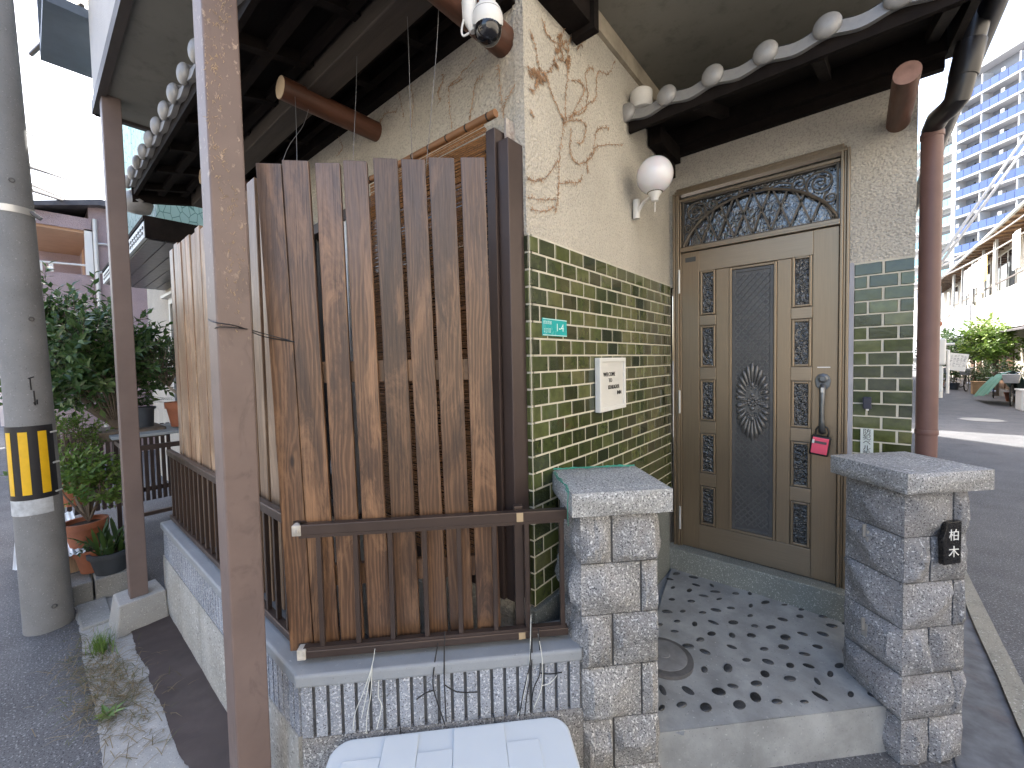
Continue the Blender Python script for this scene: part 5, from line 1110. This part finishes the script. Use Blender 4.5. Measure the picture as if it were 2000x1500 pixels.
# trees and plants in the alley
t = thing('maple_tree', 'bright green maple in front of the white row house', 'tree', (4.0, 24, 0))
bush(t, (3.9, 23.9, 2.0), (.6, .85, .6), 2300, .15, .085, m_leaf('leaf_maple', [(.12, .22, .03), (.20, .32, .05), (.08, .15, .025), (.28, .38, .07)], .45), 31, (4.05, 24, .9), 18); part(MB().tube([(4.05, 24, 0), (4.05, 24, 1.0), (4.0, 23.9, 1.8)], [.09, .07, .04], 8), 'trunk', BARK, t)
t = thing('alley_shrub', 'dark evergreen shrub beside the door further up alley', 'shrub', (3.7, 31, 0))
bush(t, (3.7, 31.5, 1.9), (.9, 1.8, .8), 1800, .17, .09, LEAF_D, 33, (3.8, 31, .5), 16)
t = thing('alley_shrub', 'low leafy shrub behind the parked bicycles', 'shrub', (4.1, 26.2, 0)); bush(t, (4.2, 26.2, .75), (.4, .9, .45), 900, .11, .05, LEAF_M, 35, (4.2, 26.2, .1), 10)
# bicycles
CHROME = mat('chrome', (.62, .62, .62), .25, metal=.9); TYRE = mat('tyre', (.015, .015, .015), .7)
def bicycle(x, y, ang, label, col, basket=True, s=1.):
    t = thing('bicycle', label, 'bicycle', (x, y, 0), 'bicycles parked in the alley'); ca, sa = cos(ang), sin(ang)
    def F(a, b, z): return (x + (a * ca - b * sa) * s, y + (a * sa + b * ca) * s, z * s)
    fm_ = mat('bike_' + label.split()[0], col, .35, metal=.2)
    for cx in (-.52, .52):
        w_ = part(MB(F).tube([(cx + .31 * cos(k * 2 * pi / 28), 0, .33 + .31 * sin(k * 2 * pi / 28)) for k in range(29)], .02, 6), 'wheel', TYRE, t, smooth=True)
        part(MB(F).tube([(cx + .285 * cos(k * 2 * pi / 28), 0, .33 + .285 * sin(k * 2 * pi / 28)) for k in range(29)], .009, 5), 'rim', CHROME, w_, smooth=True)
        sp = MB(F)
        for k in range(14): sp.tube([(cx, 0, .33), (cx + .28 * cos(k * pi / 7), 0, .33 + .28 * sin(k * pi / 7))], .0025, 3, False)
        part(sp, 'spokes', CHROME, w_)
    part(MB(F).tube([(.52, 0, .33), (.40, 0, .95)], .016, 8).tube([(.42, 0, .85), (-.05, 0, .32), (-.20, 0, .82)], .016, 8).tube([(-.05, 0, .32), (-.52, 0, .33), (-.16, 0, .70)], .012, 8), 'frame', fm_, t, smooth=True)
    part(MB(F).tube([(.40, -.28, 1.02), (.36, -.1, 1.03), (.40, 0, .95), (.36, .1, 1.03), (.40, .28, 1.02)], .012, 8), 'handlebar', CHROME, t, smooth=True)
    part(MB(F).ball((-.22, 0, .86), .13, .08, .035), 'saddle', BLACKP, t, smooth=True)
    if basket: part(MB(F).hexa([(.46, -.14, .72), (.70, -.14, .72), (.70, .14, .72), (.46, .14, .72), (.42, -.18, .98), (.78, -.18, .98), (.78, .18, .98), (.42, .18, .98)]), 'basket', mat('basket_grey', (.45, .46, .47), .5, metal=.3), t)
    part(MB(F).tube([(-.05, -.09, .32), (-.05, .09, .32)], .05, 10), 'crank', CHROME, t); return t
bicycle(3.72, 19.9, radians(255), 'black bicycle with basket under the green cover', (.02, .02, .02))
bicycle(3.80, 22.9, radians(262), 'blue childs bicycle beside the wooden crate', (.06, .25, .55), False, .72)
bicycle(3.75, 26.6, radians(250), 'silver bicycle with wire basket near the shrub', (.40, .41, .42)); bicycle(3.5, 28.6, radians(235), 'dark bicycle leaning further up the alley', (.03, .035, .06))
gc = thing('green_cover', 'green tarpaulin draped over a parked bicycle', 'tarpaulin', (3.75, 20.2, .5))
part(MB().grid(lambda a, b: (3.62 + (b - .5) * 1.0 * (1 - .35 * (1 - 4 * (b - .5) ** 2)), 19.5 + a * 2.1, 1.08 - 3.0 * (b - .5) ** 2 - .22 * a + .05 * noise.noise(Vector((a * 6, b * 5, 0)))), 24, 20), 'sheet', mat('green_tarp', (.012, .17, .11), .45, var=.15, bump=.3, bs=12, bd=.05), gc, smooth=True)
def crate(name, x, y, w_, h, m, lab, cat):
    t = thing(name, lab, cat, (x, y, 0)); part(MB().box(x - w_ / 2, x + w_ / 2, y - w_ / 2, y + w_ / 2, 0, h), 'body', m, t, bevel=.02); part(MB().box(x - w_ / 2 - .02, x + w_ / 2 + .02, y - w_ / 2 - .02, y + w_ / 2 + .02, h, h + .05), 'lid', m, t, bevel=.01); return t
crate('wooden_crate', 3.72, 24.6, .40, .46, mat('crate_wood', (.48, .30, .15), .7, var=.2), 'small wooden crate beside the blue bicycle', 'crate')
for k, (x, y, h, r, m_, sd, lab) in enumerate(((3.35, 27.4, .9, .35, LEAF_M, 41, 'potted bush before the silver bicycle'), (3.2, 30.2, 1.2, .45, LEAF_D, 42, 'tall dark potted bush halfway along the alley'), (3.0, 33.5, 1.3, .5, LEAF_D, 43, 'furthest dark potted bush up the alley'), (4.0, 21.4, 1.0, .38, LEAF_M, 44, 'leafy potted bush behind the green tarpaulin'))):
    t = thing('potted_bush', lab, 'potted plant', (x, y, 0), 'bushes along the alley'); pot(t, (x, y, 0), .16, .2, .3, TERRA if k % 2 else DPOT, .05); bush(t, (x, y, .3 + h * .5), (r, r * 1.2, h * .45), 700, .10, .05, m_, sd, (x, y, .3), 10)
crate('foam_box', 3.78, 18.3, .55, .55, WHITEP, 'white foam box on the ground at the right edge', 'box')

# ================================================================== apartment tower
tw_ = thing('apartment_tower', 'tall apartment tower with blue balcony panels above the alley', 'building', (15, 92, 0))
T0 = Vector((15.9, 92.1, 0)); TD = Vector((-.649, .760, 0)); TN = Vector((-.760, -.649, 0))
def tf(u, d, z): p = T0 + TD * u + TN * d; return (p.x, p.y, z)
TWH = mat('tower_white', (.64, .64, .64), .8, var=.04); TGR = mat('tower_grey', (.36, .38, .42), .8, var=.05); TBL = mat('tower_blue_panel', (.060, .115, .32), .2, var=.1, rv=.10); TCY = mat('tower_cyan_panel', (.20, .42, .50), .2, var=.1, rv=.08)
part(MB(tf).box(-14, 7.0, -8, -1.6, 0, 44.2), 'wall', TGR, tw_); part(MB(tf).box(7.0, 20, -9, -3.4, 0, 40.5), 'wall', TWH, tw_); part(MB(tf).box(-14.2, 7.1, -8, .25, 44.2, 45.1), 'parapet', TWH, tw_)
part(MB(tf).box(6.45, 7.05, -3.4, .12, 0, 43.6), 'pilaster', TWH, tw_)
bpm = MB(tf).box(0, 1.04, 0, .05, 0, 1.15).mesh('balcony_panel', TBL); bpm.transform(Matrix.Translation(-T0)); cpm_ = MB(tf).box(0, 1.16, 0, .05, 0, 1.15).mesh('balcony_panel', TCY); cpm_.transform(Matrix.Translation(-T0))
for i in range(5, 15):
    z = i * 2.9; sl_ = part(MB(tf).box(-14, 6.45, -1.6, .12, z - .22, z + .06), 'balcony_slab', TWH, tw_)
    for k in range(9):
        u = -3.4 + k * 1.10; p = tf(u, .06, z + .08); o = mesh_obj('balcony_panel', bpm, p); o.parent = sl_
    for u in (-3.3, 1.1, 4.4): part(MB(tf).box(u, u + .9, -1.58, -1.5, z + .1, z + 2.1), 'window', GLASS, sl_)
    for u in (-1.4, 3.2): part(MB(tf).box(u - .10, u + .10, -1.6, .02, z + .06, z + 2.66), 'divider', TWH, sl_)
    for u in (.3, 5.9): part(MB(tf).box(u, u + .45, .02, .07, z + 1.2, z + 1.75), 'vent_box', TWH, sl_)
    if i < 14:
        sl_ = part(MB(tf).box(7.05, 19, -3.4, -2.0, z - .25, z + .06), 'balcony_slab', TWH, tw_)
        for k in range(7): o = mesh_obj('balcony_panel', cpm_, tf(7.2 + k * 1.2, -2.06, z + .08)); o.parent = sl_
        part(MB(tf).box(7.2, 15, -3.38, -3.3, z + .1, z + 2.1), 'window', GLASS, sl_)
wr = thing('overhead_cable', 'pale overhead cables sloping across the apartment tower', 'cable', (1, 8, 5))
for k, (a, b) in enumerate((((.9, 9.5, 3.0), (9.0, 26, 19)), ((.9, 9.6, 2.9), (9.2, 26, 18.6)), ((1.0, 14, 3.4), (6.0, 22, 8.2)), ((1.0, 14.2, 3.2), (6.2, 22, 7.6)))):
    n = 20; part(MB().tube([tuple(Vector(a).lerp(Vector(b), j / n) - Vector((0, 0, .35 * sin(pi * j / n)))) for j in range(n + 1)], .022, 6), 'cable', mat('pale_cable', (.55, .52, .47), .6), wr)
